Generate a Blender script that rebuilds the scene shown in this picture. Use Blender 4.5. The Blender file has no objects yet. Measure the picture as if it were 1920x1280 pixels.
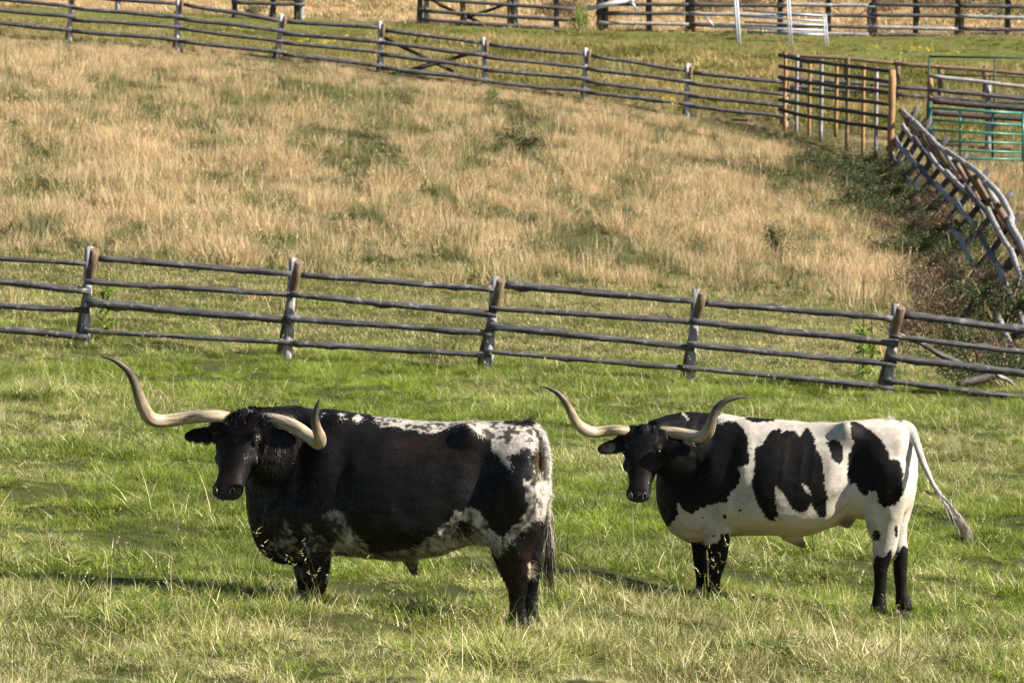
import bpy, math, random
import numpy as np
from mathutils import Vector
rng = np.random.default_rng(7); random.seed(7)
scene = bpy.context.scene
R = math.radians

# ------------------------------------------------------------------ camera, sky, sun, exposure
CAMZ = 4.0                      # metres above the bulls' pasture
FPX = 7400.0                    # focal length in pixels of the 1920 px wide picture
PITCH = 520.0 / FPX
cam_data = bpy.data.cameras.new('camera'); cam = bpy.data.objects.new('camera', cam_data)
scene.collection.objects.link(cam); scene.camera = cam
cam.location = (0, 0, CAMZ); cam.rotation_euler = (math.pi/2 - math.atan(PITCH), 0, 0)
cam_data.sensor_width = 36; cam_data.lens = FPX/1920*36; cam_data.clip_end = 5000; cam_data.clip_start = 0.5
cam_data.dof.use_dof = True; cam_data.dof.focus_distance = 28.8; cam_data.dof.aperture_fstop = 8.0

SUN_EL = R(36); SUN_AZ_TO_CAM = R(17)       # the sun stands to the right and a little on the camera's side
sd = Vector((math.cos(SUN_EL)*math.cos(SUN_AZ_TO_CAM), -math.cos(SUN_EL)*math.sin(SUN_AZ_TO_CAM), math.sin(SUN_EL)))
world = bpy.data.worlds.new('World'); scene.world = world; world.use_nodes = True
wn = world.node_tree.nodes; wl = world.node_tree.links
bg = wn['Background']; sky = wn.new('ShaderNodeTexSky'); sky.sky_type = 'NISHITA'; sky.sun_disc = False
sky.sun_elevation = SUN_EL; sky.sun_rotation = math.atan2(sd.x, sd.y)
wl.new(sky.outputs[0], bg.inputs[0]); bg.inputs[1].default_value = 0.05
sl = bpy.data.lights.new('sun', 'SUN'); sl.energy = 5.0; sl.angle = R(0.53); sl.color = (1.0, 0.93, 0.82)
so = bpy.data.objects.new('sun', sl); scene.collection.objects.link(so)
so.rotation_euler = (-sd).to_track_quat('-Z', 'Y').to_euler(); so.location = (60, -10, 60)
vs = scene.view_settings; vs.view_transform = 'Standard'; vs.look = 'None'; vs.gamma = 1; vs.use_curve_mapping = False
vs.exposure = 1.26

# ------------------------------------------------------------------ helpers
cp, sp = math.cos(math.atan(PITCH)), math.sin(math.atan(PITCH))
def at(px, py, D):
    """world point seen at (px, py) of the photograph at distance D (along y)"""
    a = (px-960.0)/FPX; b = (640.0-py)/FPX
    dy = cp + b*sp; dz = -sp + b*cp
    return np.array([a/dy*D, D, CAMZ + dz/dy*D])
def proj(X, Y, Z):
    z = Z-CAMZ; f = Y*cp - z*sp; u = Y*sp + z*cp
    return 960 + FPX*X/f, 640 - FPX*u/f

_lat = {}
def vnoise(p, scale, seed=0):
    """value noise -1..1 for an (n,3) array"""
    if seed not in _lat: _lat[seed] = np.random.default_rng(1000+seed).random((32, 32, 32))*2-1
    L = _lat[seed]; q = np.asarray(p, float)/scale; i = np.floor(q).astype(int); f = q-i; f = f*f*(3-2*f)
    out = 0
    for dx in (0, 1):
        for dy in (0, 1):
            for dz in (0, 1):
                w = (f[:, 0] if dx else 1-f[:, 0])*(f[:, 1] if dy else 1-f[:, 1])*(f[:, 2] if dz else 1-f[:, 2])
                out = out + w*L[(i[:, 0]+dx) % 32, (i[:, 1]+dy) % 32, (i[:, 2]+dz) % 32]
    return out
def fbm(p, scale, seed=0, o=3):
    s = 0; a = 1; t = 0
    for k in range(o):
        s = s + a*vnoise(p, scale/2**k, seed+k); t += a; a *= .55
    return s/t
def link(o, parent=None):
    scene.collection.objects.link(o)
    if parent is not None: o.parent = parent
    return o
def empty(name, loc, label=None, cat=None, group=None):
    o = bpy.data.objects.new(name, None); o.location = tuple(loc); o.empty_display_size = .2
    link(o); tag(o, label, cat, group); return o
def tag(o, label=None, cat=None, group=None, kind=None):
    if label: o['label'] = label
    if cat: o['category'] = cat
    if group: o['group'] = group
    if kind: o['kind'] = kind
    return o
def mesh_obj(name, verts, faces, mat, parent=None, smooth=True, attrs=None, cols=None):
    """verts (n,3); faces (m,k) array or list"""
    me = bpy.data.meshes.new(name)
    verts = np.asarray(verts, dtype=np.float32)
    if isinstance(faces, np.ndarray):
        m, k = faces.shape
        me.vertices.add(len(verts)); me.vertices.foreach_set('co', verts.ravel())
        me.loops.add(m*k); me.loops.foreach_set('vertex_index', faces.astype(np.int32).ravel())
        me.polygons.add(m); me.polygons.foreach_set('loop_start', np.arange(0, m*k, k, dtype=np.int32))
        me.update(calc_edges=True)
    else:
        me.from_pydata([tuple(map(float, v)) for v in verts], [], [tuple(int(i) for i in f) for f in faces])
    if smooth: me.polygons.foreach_set('use_smooth', np.ones(len(me.polygons), dtype=bool))
    if attrs:
        for k_, v_ in attrs.items():
            v_ = np.asarray(v_, dtype=np.float32)
            if v_.ndim == 1:
                a_ = me.attributes.new(k_, 'FLOAT', 'POINT'); a_.data.foreach_set('value', v_)
            else:
                a_ = me.attributes.new(k_, 'FLOAT_VECTOR', 'POINT'); a_.data.foreach_set('vector', v_.ravel())
    if cols is not None:
        c4 = np.ones((len(verts), 4), dtype=np.float32); c4[:, :3] = cols
        a_ = me.attributes.new('col', 'FLOAT_COLOR', 'POINT'); a_.data.foreach_set('color', c4.ravel())
    me.update()
    if mat: me.materials.append(mat)
    return link(bpy.data.objects.new(name, me), parent)

# ------------------------------------------------------------------ materials
class NT:
    def __init__(s, name):
        s.m = bpy.data.materials.new(name); s.m.use_nodes = True; s.t = s.m.node_tree; s.n = s.t.nodes; s.n.clear()
        s.out = s.n.new('ShaderNodeOutputMaterial')
    def node(s, typ, ins=None, **kw):
        n = s.n.new(typ)
        for k, v in kw.items(): setattr(n, k, v)
        for k, v in (ins or {}).items():
            if isinstance(v, bpy.types.NodeSocket): s.t.links.new(v, n.inputs[k])
            else: n.inputs[k].default_value = v
        return n
    def attr(s, name, typ='GEOMETRY', out='Fac'): return s.node('ShaderNodeAttribute', attribute_name=name, attribute_type=typ).outputs[out]
    def math(s, op, a, b=0.0, clamp=False): return s.node('ShaderNodeMath', {0: a, 1: b}, operation=op, use_clamp=clamp).outputs[0]
    def mix(s, f, a, b, blend='MIX'):
        n = s.node('ShaderNodeMix', data_type='RGBA', blend_type=blend)
        for i, v in ((0, f), (6, a), (7, b)):
            if isinstance(v, bpy.types.NodeSocket): s.t.links.new(v, n.inputs[i])
            else: n.inputs[i].default_value = v if i == 0 else (*v, 1)
        return n.outputs[2]
    def noise(s, vec, scale, detail=3, rough=.55, out='Fac'):
        return s.node('ShaderNodeTexNoise', {'Vector': vec, 'Scale': scale, 'Detail': detail, 'Roughness': rough}).outputs[out]
    def ramp(s, f, stops):
        n = s.node('ShaderNodeValToRGB', {0: f}); cr = n.color_ramp
        while len(cr.elements) > len(stops): cr.elements.remove(cr.elements[-1])
        while len(cr.elements) < len(stops): cr.elements.new(.5)
        for e, (p, c) in zip(cr.elements, stops): e.position = p; e.color = (*c, 1)
        return n.outputs[0]
    def bsdf(s, col, rough=.7, spec=.3, **kw):
        return s.node('ShaderNodeBsdfPrincipled', {'Base Color': col if isinstance(col, bpy.types.NodeSocket) else (*col, 1), 'Roughness': rough, 'Specular IOR Level': spec, **kw})
    def finish(s, sh): s.t.links.new(sh, s.out.inputs[0]); return s.m

def grass_material(name, g1, g2, s1, s2, transl=.35, spec=.25):
    t = NT(name)
    rnd = t.attr('rnd'); tip = t.attr('tip'); dry = t.attr('dry', 'INSTANCER'); hue = t.attr('hue', 'INSTANCER')
    rnd2 = t.math('FRACT', t.math('MULTIPLY', rnd, 7.31))
    green = t.mix(t.math('ADD', t.math('MULTIPLY', rnd2, .5), t.math('MULTIPLY', hue, .5)), g1, g2)
    straw = t.mix(rnd2, s1, s2)
    f = t.math('MULTIPLY', t.math('SUBTRACT', dry, rnd), 6.0, True)
    tipd = t.math('MULTIPLY', t.math('MULTIPLY', tip, tip), .30)
    c = t.mix(f, t.mix(tipd, green, straw), straw)
    d = t.bsdf(c, .55, spec)
    tr = t.node('ShaderNodeBsdfTranslucent', {'Color': c})
    return t.finish(t.node('ShaderNodeMixShader', {0: transl, 1: d.outputs[0], 2: tr.outputs[0]}).outputs[0])
M_meadow = grass_material('meadow_grass', (.020, .050, .003), (.27, .375, .016), (.76, .68, .38), (.22, .18, .05), .26, .25)
M_hill = grass_material('hill_grass', (.040, .060, .018), (.20, .235, .07), (.90, .68, .40), (.34, .23, .125), .22, .15)
M_rank = grass_material('rank_grass', (.045, .065, .012), (.19, .19, .03), (.50, .40, .18), (.36, .27, .11), .25, .15)

def ground_material():
    t = NT('ground_soil'); geo = t.node('ShaderNodeNewGeometry').outputs['Position']
    n1 = t.noise(geo, .35, 5, .6); n2 = t.noise(geo, 7.0, 4, .7)
    y = t.node('ShaderNodeSeparateXYZ', {0: geo}).outputs[1]
    green = t.mix(n2, (.018, .024, .008), (.065, .07, .022))
    hill = t.mix(n2, (.035, .032, .014), (.14, .11, .055))
    far = t.mix(n2, (.22, .14, .07), (.55, .38, .21))
    a = t.math('MULTIPLY', t.math('SUBTRACT', t.math('ADD', y, t.math('MULTIPLY', n1, 8.0)), 66.0), .1, True)
    b = t.math('MULTIPLY', t.math('SUBTRACT', t.math('ADD', y, t.math('MULTIPLY', n1, 4.0)), 137.0), .3, True)
    k = t.math('MULTIPLY', t.math('MULTIPLY', t.math('SUBTRACT', y, 109.0), .5, True), t.math('MULTIPLY', t.math('SUBTRACT', 136.0, y), .5, True))
    c = t.mix(b, t.mix(k, t.mix(a, green, hill), t.mix(n2, (.05, .065, .014), (.17, .18, .045))), far)
    bm = t.node('ShaderNodeBump', {'Strength': .6, 'Distance': .05, 'Height': n2})
    return t.finish(t.bsdf(c, .95, .1, Normal=bm.outputs[0]).outputs[0])
M_ground = ground_material()

def wood_material(name, c1, c2, c3, rough=.75):
    """weathered log: streaks along the grain, knots and lichen flecks"""
    t = NT(name); w = t.attr('wc', 'GEOMETRY', 'Vector')
    st = t.node('ShaderNodeMapping', {'Vector': w, 'Scale': (1, 1, .06)}).outputs[0]
    s1 = t.noise(st, 55, 4, .65); s2 = t.noise(w, 9, 3, .6)
    c = t.ramp(s1, [(.30, c1), (.55, c2), (.78, c3)])
    c = t.mix(t.math('MULTIPLY', t.math('SUBTRACT', s2, .58), 6.0, True), c, c3)
    c = t.mix(t.math('MULTIPLY', t.math('SUBTRACT', .38, s2), 5.0, True), c, c1)
    bm = t.node('ShaderNodeBump', {'Strength': .5, 'Distance': .01, 'Height': s1})
    return t.finish(t.bsdf(c, rough, .25, Normal=bm.outputs[0]).outputs[0])
M_rail = wood_material('weathered_rail', (.018, .017, .018), (.075, .071, .074), (.25, .24, .245))
M_post = wood_material('pale_post', (.07, .062, .06), (.30, .285, .285), (.70, .67, .67))
M_pale = wood_material('bleached_post', (.16, .15, .15), (.48, .46, .47), (.80, .78, .78))
M_brown = wood_material('brown_post', (.05, .035, .025), (.17, .115, .075), (.38, .27, .18))
M_new = wood_material('fresh_pine', (.16, .085, .04), (.34, .20, .09), (.48, .33, .18))
M_dark = wood_material('dark_rail', (.022, .018, .017), (.06, .052, .05), (.14, .125, .12))
def flat(name, col, rough=.5, metal=0, spec=.4):
    t = NT(name); geo = t.node('ShaderNodeNewGeometry').outputs['Position']; n = t.noise(geo, 14, 3)
    c = t.mix(n, tuple(x*.7 for x in col), tuple(min(1, x*1.25) for x in col))
    return t.finish(t.bsdf(c, rough, spec, Metallic=metal).outputs[0])
M_green = flat('green_paint', (.02, .15, .115), .35); M_galv = flat('galvanised_steel', (.50, .54, .60), .4, .6)
M_white = flat('white_paint', (.50, .52, .56), .5); M_steel = flat('blue_grey_steel', (.26, .31, .38), .4, .3)
M_dkgreen = flat('dark_green_paint', (.02, .05, .03), .6)
def leaf_material(name, a, b, tr=.3):
    t = NT(name); r = t.attr('rnd'); c = t.mix(r, a, b)
    d = t.bsdf(c, .55, .3); q = t.node('ShaderNodeBsdfTranslucent', {'Color': c})
    return t.finish(t.node('ShaderNodeMixShader', {0: tr, 1: d.outputs[0], 2: q.outputs[0]}).outputs[0])
M_leafdk = leaf_material('dark_leaves', (.025, .042, .012), (.085, .105, .035))
M_leafbr = leaf_material('brown_leaves', (.07, .05, .03), (.22, .15, .09))
M_leaflt = leaf_material('bright_leaves', (.12, .19, .03), (.27, .34, .06))
M_thistle = leaf_material('thistle_heads', (.06, .04, .025), (.17, .11, .07), .1)
M_yellow = leaf_material('yellow_petals', (.60, .44, .02), (.78, .60, .05))
M_stem = flat('dry_stem', (.24, .17, .09), .8)

def coat_material(name, rough, spec, sheen=.0, bump=True):
    t = NT(name); c = t.attr('col', 'GEOMETRY', 'Color'); kw = {}
    if bump:
        geo = t.node('ShaderNodeTexCoord').outputs['Object']
        n = t.noise(t.node('ShaderNodeMapping', {'Vector': geo, 'Scale': (.4, 1, .8)}).outputs[0], 75, 4, .7)
        kw['Normal'] = t.node('ShaderNodeBump', {'Strength': .4, 'Distance': .012, 'Height': n}).outputs[0]
    return t.finish(t.bsdf(c, rough, spec, **kw).outputs[0])
M_coat = coat_material('bull_skin', .6, .15)
M_hair = coat_material('bull_hair', .36, .38, bump=False)
M_eye = NT('eye_gloss'); M_eye = M_eye.finish(M_eye.bsdf((.01, .007, .005), .2, .35).outputs[0])
M_nose = flat('wet_nose', (.055, .045, .043), .25, 0, .6)
M_hoof = flat('hoof_horn', (.05, .045, .04), .5)
def horn_material():
    t = NT('horn'); c = t.attr('col', 'GEOMETRY', 'Color'); w = t.attr('wc', 'GEOMETRY', 'Vector')
    st = t.node('ShaderNodeMapping', {'Vector': w, 'Scale': (1, 1, .10)}).outputs[0]
    n = t.noise(st, 60, 5, .7); rings = t.noise(t.node('ShaderNodeMapping', {'Vector': w, 'Scale': (.15, .15, 1)}).outputs[0], 45, 3, .6)
    c = t.mix(t.math('MULTIPLY', t.math('SUBTRACT', .56, n), 4.5, True), c, (.11, .08, .05))
    bm = t.node('ShaderNodeBump', {'Strength': .35, 'Distance': .006, 'Height': rings})
    return t.finish(t.bsdf(c, .5, .4, Normal=bm.outputs[0]).outputs[0])
M_horn = horn_material()

# ------------------------------------------------------------------ terrain
_rows = [  # Y, z at X=-10, 0, 10 (camera height = 0)
 (-60, -3.2, -3.75, -4.3), (15, -3.1, -3.85, -4.6), (28, -3.22, -3.98, -4.74), (31, -3.30, -4.06, -4.80), (42, -3.5, -4.14, -4.80), (55, -3.70, -4.29, -4.90), (65, -3.15, -3.98, -5.02),
 (75, -2.35, -3.42, -4.82), (90, -.92, -2.22, -3.85), (99, -.15, -1.48, -3.15), (108, .58, -.74, -2.2), (122, 1.05, .30, -.75), (135, 1.75, 1.22, .98),
 (160, 3.3, 2.9, 2.6), (250, 11, 11, 11), (600, 45, 45, 45), (1500, 70, 70, 70), (3000, 70, 70, 70)]
_ry = np.array([r[0] for r in _rows], float); _rz = np.array([r[1:] for r in _rows], float)
_ra = _rz[:, 1]; _rb = (_rz[:, 2]-_rz[:, 0])/20; _rc = (_rz[:, 2]+_rz[:, 0]-2*_rz[:, 1])/200
def _herm(y, V):
    s = np.gradient(V, _ry); i = np.clip(np.searchsorted(_ry, y)-1, 0, len(_ry)-2); h = _ry[i+1]-_ry[i]; t = np.clip((y-_ry[i])/h, 0, 1)
    return (2*t**3-3*t**2+1)*V[i]+(t**3-2*t**2+t)*h*s[i]+(-2*t**3+3*t**2)*V[i+1]+(t**3-t**2)*h*s[i+1]
def ground_z(X, Y):
    X = np.asarray(X, float); Y = np.asarray(Y, float)
    Xs = 16*np.tanh(X/16)
    z = _herm(Y, _ra)+_herm(Y, _rb)*Xs+_herm(Y, _rc)*Xs*Xs
    p = np.stack([X, Y, 0*X], -1).reshape(-1, 3)
    n = (.05*vnoise(p, 2.3, 3)+.025*vnoise(p, .7, 4)).reshape(X.shape)
    nr = np.clip((62-Y)/6, 0, 1)*np.clip((Y-15)/4, 0, 1)
    p2 = p*np.array([1, .8, 1]); t_ = .6*vnoise(p2, .62, 6)+.4*vnoise(p2, .33, 7)
    ft = np.ones(len(p))
    for fx_, fd in ((970, 27.75), (994, 28.1), (593, 28.0), (572, 28.35), (1648, 30.2), (1693, 30.3), (1340, 30.9), (1315, 31.1)):
        ft = ft*(1-np.exp(-((p[:, 0]-(fx_-960)/FPX*fd)**2+(p[:, 1]-fd)**2)/.4**2))
    n = n*ft.reshape(X.shape); nr = nr*ft.reshape(X.shape)
    n = n+nr*(.15*np.clip(t_, -.3, 1)*(.6+.5*vnoise(p, 3.1, 8))).reshape(X.shape)
    far = np.clip((Y-150)/60, 0, 1)
    n = n*(1-far)+far*(1.2*vnoise(p, 23, 5)).reshape(X.shape)
    return z+n+CAMZ
def gz(x, y): return float(ground_z(np.array([x]), np.array([y]))[0])
def gpt(px, Y):
    x = (px-960)/FPX*Y/cp; return np.array([x, Y, gz(x, Y)])
def grid_axis(parts):
    out = []
    for a, b, s in parts: out += list(np.arange(a, b, s))
    return np.array(out+[parts[-1][1]])
gx = grid_axis([(-900, -100, 80), (-100, -26, 6), (-26, -9, .3), (-9, 9, .12), (9, 26, .3), (26, 100, 6), (100, 900, 80)])
gy = grid_axis([(-60, 16, 4), (16, 62, .14), (62, 150, .5), (150, 260, 5), (260, 1500, 60)])
GX, GY = np.meshgrid(gx, gy); GZ = ground_z(GX, GY)
nx, ny = len(gx), len(gy); I = np.arange(nx*ny).reshape(ny, nx)
gf = np.stack([I[:-1, :-1], I[:-1, 1:], I[1:, 1:], I[1:, :-1]], -1).reshape(-1, 4)
g = mesh_obj('ground', np.stack([GX, GY, GZ], -1).reshape(-1, 3), gf, M_ground); g['kind'] = 'structure'

# ------------------------------------------------------------------ logs, pipes
def tube(path, rad, sides=10, rough=0.0, seed=0, knots=0, squash=1.0):
    """closed tube along a polyline; returns verts, faces, wc(attribute: section x, section y, run)"""
    path = np.asarray(path, float); rad = np.broadcast_to(np.asarray(rad, float), (len(path),)).copy()
    n = len(path); T = np.gradient(path, axis=0); T /= np.linalg.norm(T, axis=1)[:, None]
    ref = np.array([0, 0, 1.0]) if abs(T[0][2]) < .8 else np.array([0, 1.0, 0])
    u = np.cross(ref, T[0]); u /= np.linalg.norm(u)
    run = np.concatenate([[0], np.cumsum(np.linalg.norm(np.diff(path, axis=0), axis=1))])
    V = []; W = []; rr = np.random.default_rng(seed); off = rr.random(3)*30
    ang = np.linspace(0, 2*math.pi, sides, endpoint=False); kn = [(rr.random()*run[-1], rr.random()*6.28, rr.uniform(.35, .8)) for _ in range(knots)]
    for i in range(n):
        u = u-T[i]*np.dot(u, T[i]); u /= np.linalg.norm(u); v = np.cross(T[i], u)
        r = np.full(sides, rad[i])
        if rough:
            q = np.stack([np.cos(ang)*2+off[0], np.sin(ang)*2+off[1], np.full(sides, run[i]*5+off[2])], -1); r = r*(1+rough*vnoise(q, 1.0, 9))
        for ks, ka, kh in kn:
            r = r+rad[i]*kh*np.exp(-((run[i]-ks)/(rad[i]*.9))**2)*np.exp(-(np.angle(np.exp(1j*(ang-ka)))/.5)**2)
        V.append(path[i]+np.outer(np.cos(ang)*r, u)+np.outer(np.sin(ang)*r*squash, v))
        W.append(np.stack([np.cos(ang)*rad[i]+off[0], np.sin(ang)*rad[i]+off[1], np.full(sides, run[i]+off[2])], -1))
    F = []
    for i in range(n-1):
        for j in range(sides):
            k = (j+1) % sides; F.append((i*sides+j, i*sides+k, (i+1)*sides+k, (i+1)*sides+j))
    F.append(tuple(range(sides-1, -1, -1))); F.append(tuple((n-1)*sides+j for j in range(sides)))
    return np.concatenate(V), F, np.concatenate(W)
def spline(pts, n):
    P = np.asarray(pts, float); m = len(P); t = np.linspace(0, m-1, n); S = np.gradient(P, axis=0)
    i = np.clip(np.floor(t).astype(int), 0, m-2); f = (t-i)[:, None]
    return (2*f**3-3*f**2+1)*P[i]+(f**3-2*f**2+f)*S[i]+(-2*f**3+3*f**2)*P[i+1]+(f**3-f**2)*S[i+1]
def log(name, root, p0, p1, r0, r1, mat, seed=0, bend=.02, seg=9, sides=9, rough=.12, knots=4):
    p0 = np.array(p0, float); p1 = np.array(p1, float); L = np.linalg.norm(p1-p0); rr = np.random.default_rng(seed+50)
    n = seg+1; t = np.linspace(0, 1, n); path = p0+np.outer(t, p1-p0)
    d = rr.normal(0, 1, 3); d -= (p1-p0)*np.dot(d, p1-p0)/L**2
    d2 = rr.normal(0, 1, 3)
    path += np.outer(np.sin(t*math.pi)*bend*rr.uniform(-1, 1)*L/3, d/np.linalg.norm(d))+np.outer(np.sin(t*math.pi*rr.uniform(2, 4))*bend*.35, d2)
    V, F, W = tube(path, np.linspace(r0, r1, n), sides, rough, seed, knots)
    V = V-np.array(root.location)
    o = mesh_obj(name, V, F, mat, root, True, {'wc': W})
    me = o.data; me.polygons[len(me.polygons)-1].use_smooth = False; me.polygons[len(me.polygons)-2].use_smooth = False
    return o
def pipe(name, root, pts, r, mat, sides=8):
    V, F, W = tube(np.array(pts, float), r, sides)
    return mesh_obj(name, V-np.array(root.location), F, mat, root, True, {'wc': W})
def below(p, d=.15):
    q = np.array(p, float); q[2] = min(q[2], gz(q[0], q[1])-d); return q

# ------------------------------------------------------------------ fence right behind the bulls
D1 = 55.0; m1 = D1/FPX
f1 = empty('rail_fence', gpt(940, D1), 'long grey rail fence of weathered logs crossing the pasture right behind the two bulls', 'fence')
posts1 = [(-222, 632, -208, 440), (158, 652, 170, 462), (538, 670, 553, 484), (912, 696, 932, 519), (1294, 720, 1309, 542), (1664, 748, 1682, 570), (2040, 776, 2058, 598)]
for k, (bx, by, tx, ty) in enumerate(posts1):
    D = D1
    foot = at(bx, by, D-.12); foot[2] = gz(foot[0], foot[1])-.1
    log('post', f1, foot, at(tx-3, ty, D+.06), .068, .060, M_post if k % 2 else M_post, 10+k, .01, 7, 10, .10, 3)
    bf = at(bx-16, by-22, D+.55); bf[2] = gz(bf[0], bf[1])-.1
    log('brace_post', f1, bf, at(tx+8, ty+6, D-.24), .060, .064, M_brown, 30+k, .01, 7, 10, .10, 1)
rails1 = [(-225, 470, 162, 494, 9, 10), (-230, 508, 170, 545, 12, 14), (-230, 556, 168, 583, 12, 12), (-230, 592, 165, 632, 15, 14),
 (183, 484, 546, 514, 13, 13), (160, 528, 555, 553, 11, 11), (162, 567, 552, 601, 19, 14), (153, 620, 546, 642, 9, 11),
 (562, 515, 926, 543, 12, 12), (543, 551, 931, 590, 12, 14), (533, 596, 926, 625, 13, 13), (545, 643, 922, 666, 12, 12),
 (942, 533, 1302, 565, 17, 12), (916, 578, 1304, 604, 11, 12), (914, 611, 1302, 652, 16, 13), (906, 658, 1296, 691, 9, 12),
 (1318, 568, 1674, 597, 13, 12), (1294, 603, 1684, 643, 13, 15), (1288, 645, 1681, 683, 14, 13), (1272, 687, 1674, 726, 11, 12),
 (1692, 590, 2055, 636, 15, 14), (1668, 630, 2058, 676, 10, 13), (1662, 668, 2050, 716, 15, 15), (1658, 713, 2045, 760, 11, 12)]
for k, (x0, y0, x1, y1, t0, t1) in enumerate(rails1):
    top = k % 4 == 0
    dd = 0.0 if top else -.20+.02*(k % 3)
    if x0 < 0 and top: dd = 0.0
    log('rail', f1, at(x0, y0, D1+dd), at(x1, y1, D1+dd+(.0 if top else .04)), t0*m1*.47, t1*m1*.47, M_rail, 60+k, .009, 20, 10, .22, 18)
log('broken_rail', f1, at(1673, 619, D1+.3), at(1800, 683, D1+.5), .03, .045, M_rail, 95, .05, 8, 8, .15, 4)['label'] = 'slipped rail slanting down between the upper rails'

# ------------------------------------------------------------------ fence along the top of the dry slope
D2 = 108.0; m2 = D2/FPX
f2 = empty('rail_fence', gpt(713, D2), 'far grey rail fence with white posts along the top edge of the dry slope', 'fence')
posts2 = [(-262, 28, -258, -72), (-65, 48, -61, -48), (131, 68, 135, -22), (332, 88, 336, -6), (520, 112, 530, 26), (715, 136, 714, 40), (912, 162, 908, 70), (1097, 184, 1100, 90), (1289, 209, 1291, 120), (1472, 232, 1474, 142)]
fr = [.14, .40, .63, .88]
for k, (bx, by, tx, ty) in enumerate(posts2):
    ft = at(bx, by, D2-.1); ft[2] = gz(ft[0], ft[1])-.1
    log('post', f2, ft, at(tx-2, ty, D2), .075, .062, M_pale, 110+k, .01, 5, 8, .1, 2)
    bf = at(bx-7, by-8, D2+.5); bf[2] = gz(bf[0], bf[1])-.1
    log('brace_post', f2, bf, at(tx+5, ty+5, D2-.22), .06, .062, M_brown, 130+k, .01, 5, 8, .1, 2)
    if k < len(posts2)-1:
        b = posts2[k+1]; rr = np.random.default_rng(k+5)
        for j, f_ in enumerate(fr):
            ya = ty+(by-ty)*f_+rr.uniform(-2, 2); yb = b[3]+(b[1]-b[3])*f_+rr.uniform(-2, 2)
            log('rail', f2, at(tx-6+(6 if j else 14), ya+2, D2-(.15 if j else 0)), at(b[2]+(8 if j else -2), yb-1, D2-(.13 if j else 0)), rr.uniform(.048, .066), rr.uniform(.048, .066), M_rail, 150+k*5+j, .02, 8, 7, .1, 4)
for a_, b_, n_ in (((718, 70), (838, 128), 1), ((775, 132), (905, 94), 2)):
    log('cross_brace', f2, at(*a_, D2+.15), at(*b_, D2+.2), .05, .05, M_dark, 200+n_, .02, 6, 7, .1, 2)
for a_, b_, n_ in (((735, 140), (835, 112), 3), ((800, 112), (850, 134), 4)):
    log('cross_brace', f2, at(*a_, D2+.3), at(*b_, D2+.35), .045, .045, M_dark, 204+n_, .02, 6, 7, .1, 2)

# ------------------------------------------------------------------ log gate at the corner
gt = empty('log_gate', gpt(1575, 105), 'tall wooden gate of seven dark rails nailed over pale upright poles beside the orange post', 'gate')
def gD(x): return 107-(x-1465)/207*4.5
LY = [104, 125, 145, 166, 187, 205]; RY = [134, 153, 174, 197, 219, 243]
for j in range(6):
    x0, x1 = 1461, 1671
    n_ = 8; pts = [at(x0+(x1-x0)*i/n_, LY[j]+(RY[j]-LY[j])*(i/n_)**.8+random.uniform(-1, 1), gD(x0+(x1-x0)*i/n_)-.08) for i in range(n_+1)]
    V, F, W = tube(pts, .052, 8, .12, 300+j, 4); mesh_obj('rail', V-np.array(gt.location), F, M_dark, gt, True, {'wc': W})
for j, (x, yt, yb) in enumerate([(1471, 100, 222), (1493, 104, 232), (1517, 115, 240), (1539, 112, 236), (1567, 118, 228), (1588, 108, 250), (1618, 122, 256), (1642, 126, 250)]):
    log('upright', gt, below(at(x, yb, gD(x)), -.25 if j in (4,) else .05), at(x+2, yt, gD(x)), .052, .05, (M_new, M_post, M_new, M_post, M_new, M_brown, M_new, M_post)[j], 320+j, .008, 6, 8, .08, 2)
p_ = empty('gate_post', gpt(1672, 102), 'tallest post, bright orange brown, standing at the right end of the log gate', 'post')
log('post_shaft', p_, below(at(1670, 272, 102)), at(1673, 131, 102), .095, .085, M_new, 340, .01, 8, 12, .05, 2)

# ------------------------------------------------------------------ corral rails behind the gate, right
c2 = empty('corral_fence', gpt(1700, 118), 'low corral fence of grey rails seen through and beside the log gate', 'fence')
for j, (x, yt, yb) in enumerate([(1500, 108, 215), (1588, 107, 220), (1683, 114, 232), (1763, 123, 236), (1847, 124, 240), (1940, 132, 246)]):
    log('post', c2, below(at(x, yb, 118)), at(x, yt, 118), .085, .075, M_brown, 350+j, .01, 5, 8, .1, 2)
for j, (ya, yb) in enumerate([(102, 142), (146, 186), (163, 196), (190, 205), (216, 226)]):
    xs = [1473, 1683, 1950]
    for s_ in range(2):
        t0 = (xs[s_]-1473)/(1950-1473); t1 = (xs[s_+1]-1473)/(1950-1473)
        log('rail', c2, at(xs[s_]-6, ya+(yb-ya)*t0, 117.85-.1*s_), at(xs[s_+1]+6, ya+(yb-ya)*t1, 117.8), .062, .058, M_rail if j else M_brown, 360+j*2+s_, .02, 9, 7, .1, 4)
c3 = empty('corral_fence', gpt(1830, 108), 'thick railed corral fence right above the green pipe gate', 'fence')
for j, (x, yt, yb) in enumerate([(1744, 138, 222), (1853, 156, 236), (1945, 150, 245)]):
    log('post', c3, below(at(x, yb, 108)), at(x, yt, 108), .085, .08, (M_new, M_post, M_post)[j], 380+j, .01, 5, 8, .1, 2)
for j, (ya, yb, r_, mt) in enumerate([(142, 166, .058, M_post), (168, 189, .055, M_rail), (189, 206, .085, M_dark), (212, 226, .075, M_dark)]):
    log('rail', c3, at(1741, ya, 107.8), at(1950, yb, 107.8), r_, r_*.95, mt, 390+j, .015, 9, 8, .1, 5)
gf_ = empty('pipe_arch', gpt(1800, 112), 'tall thin dark green pipe arch rising above the corral rails', 'arch')
for x in (1742, 1865): pipe('upright', gf_, [below(at(x, 235, 112)), at(x, 107, 112)], .028, M_dkgreen)
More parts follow.
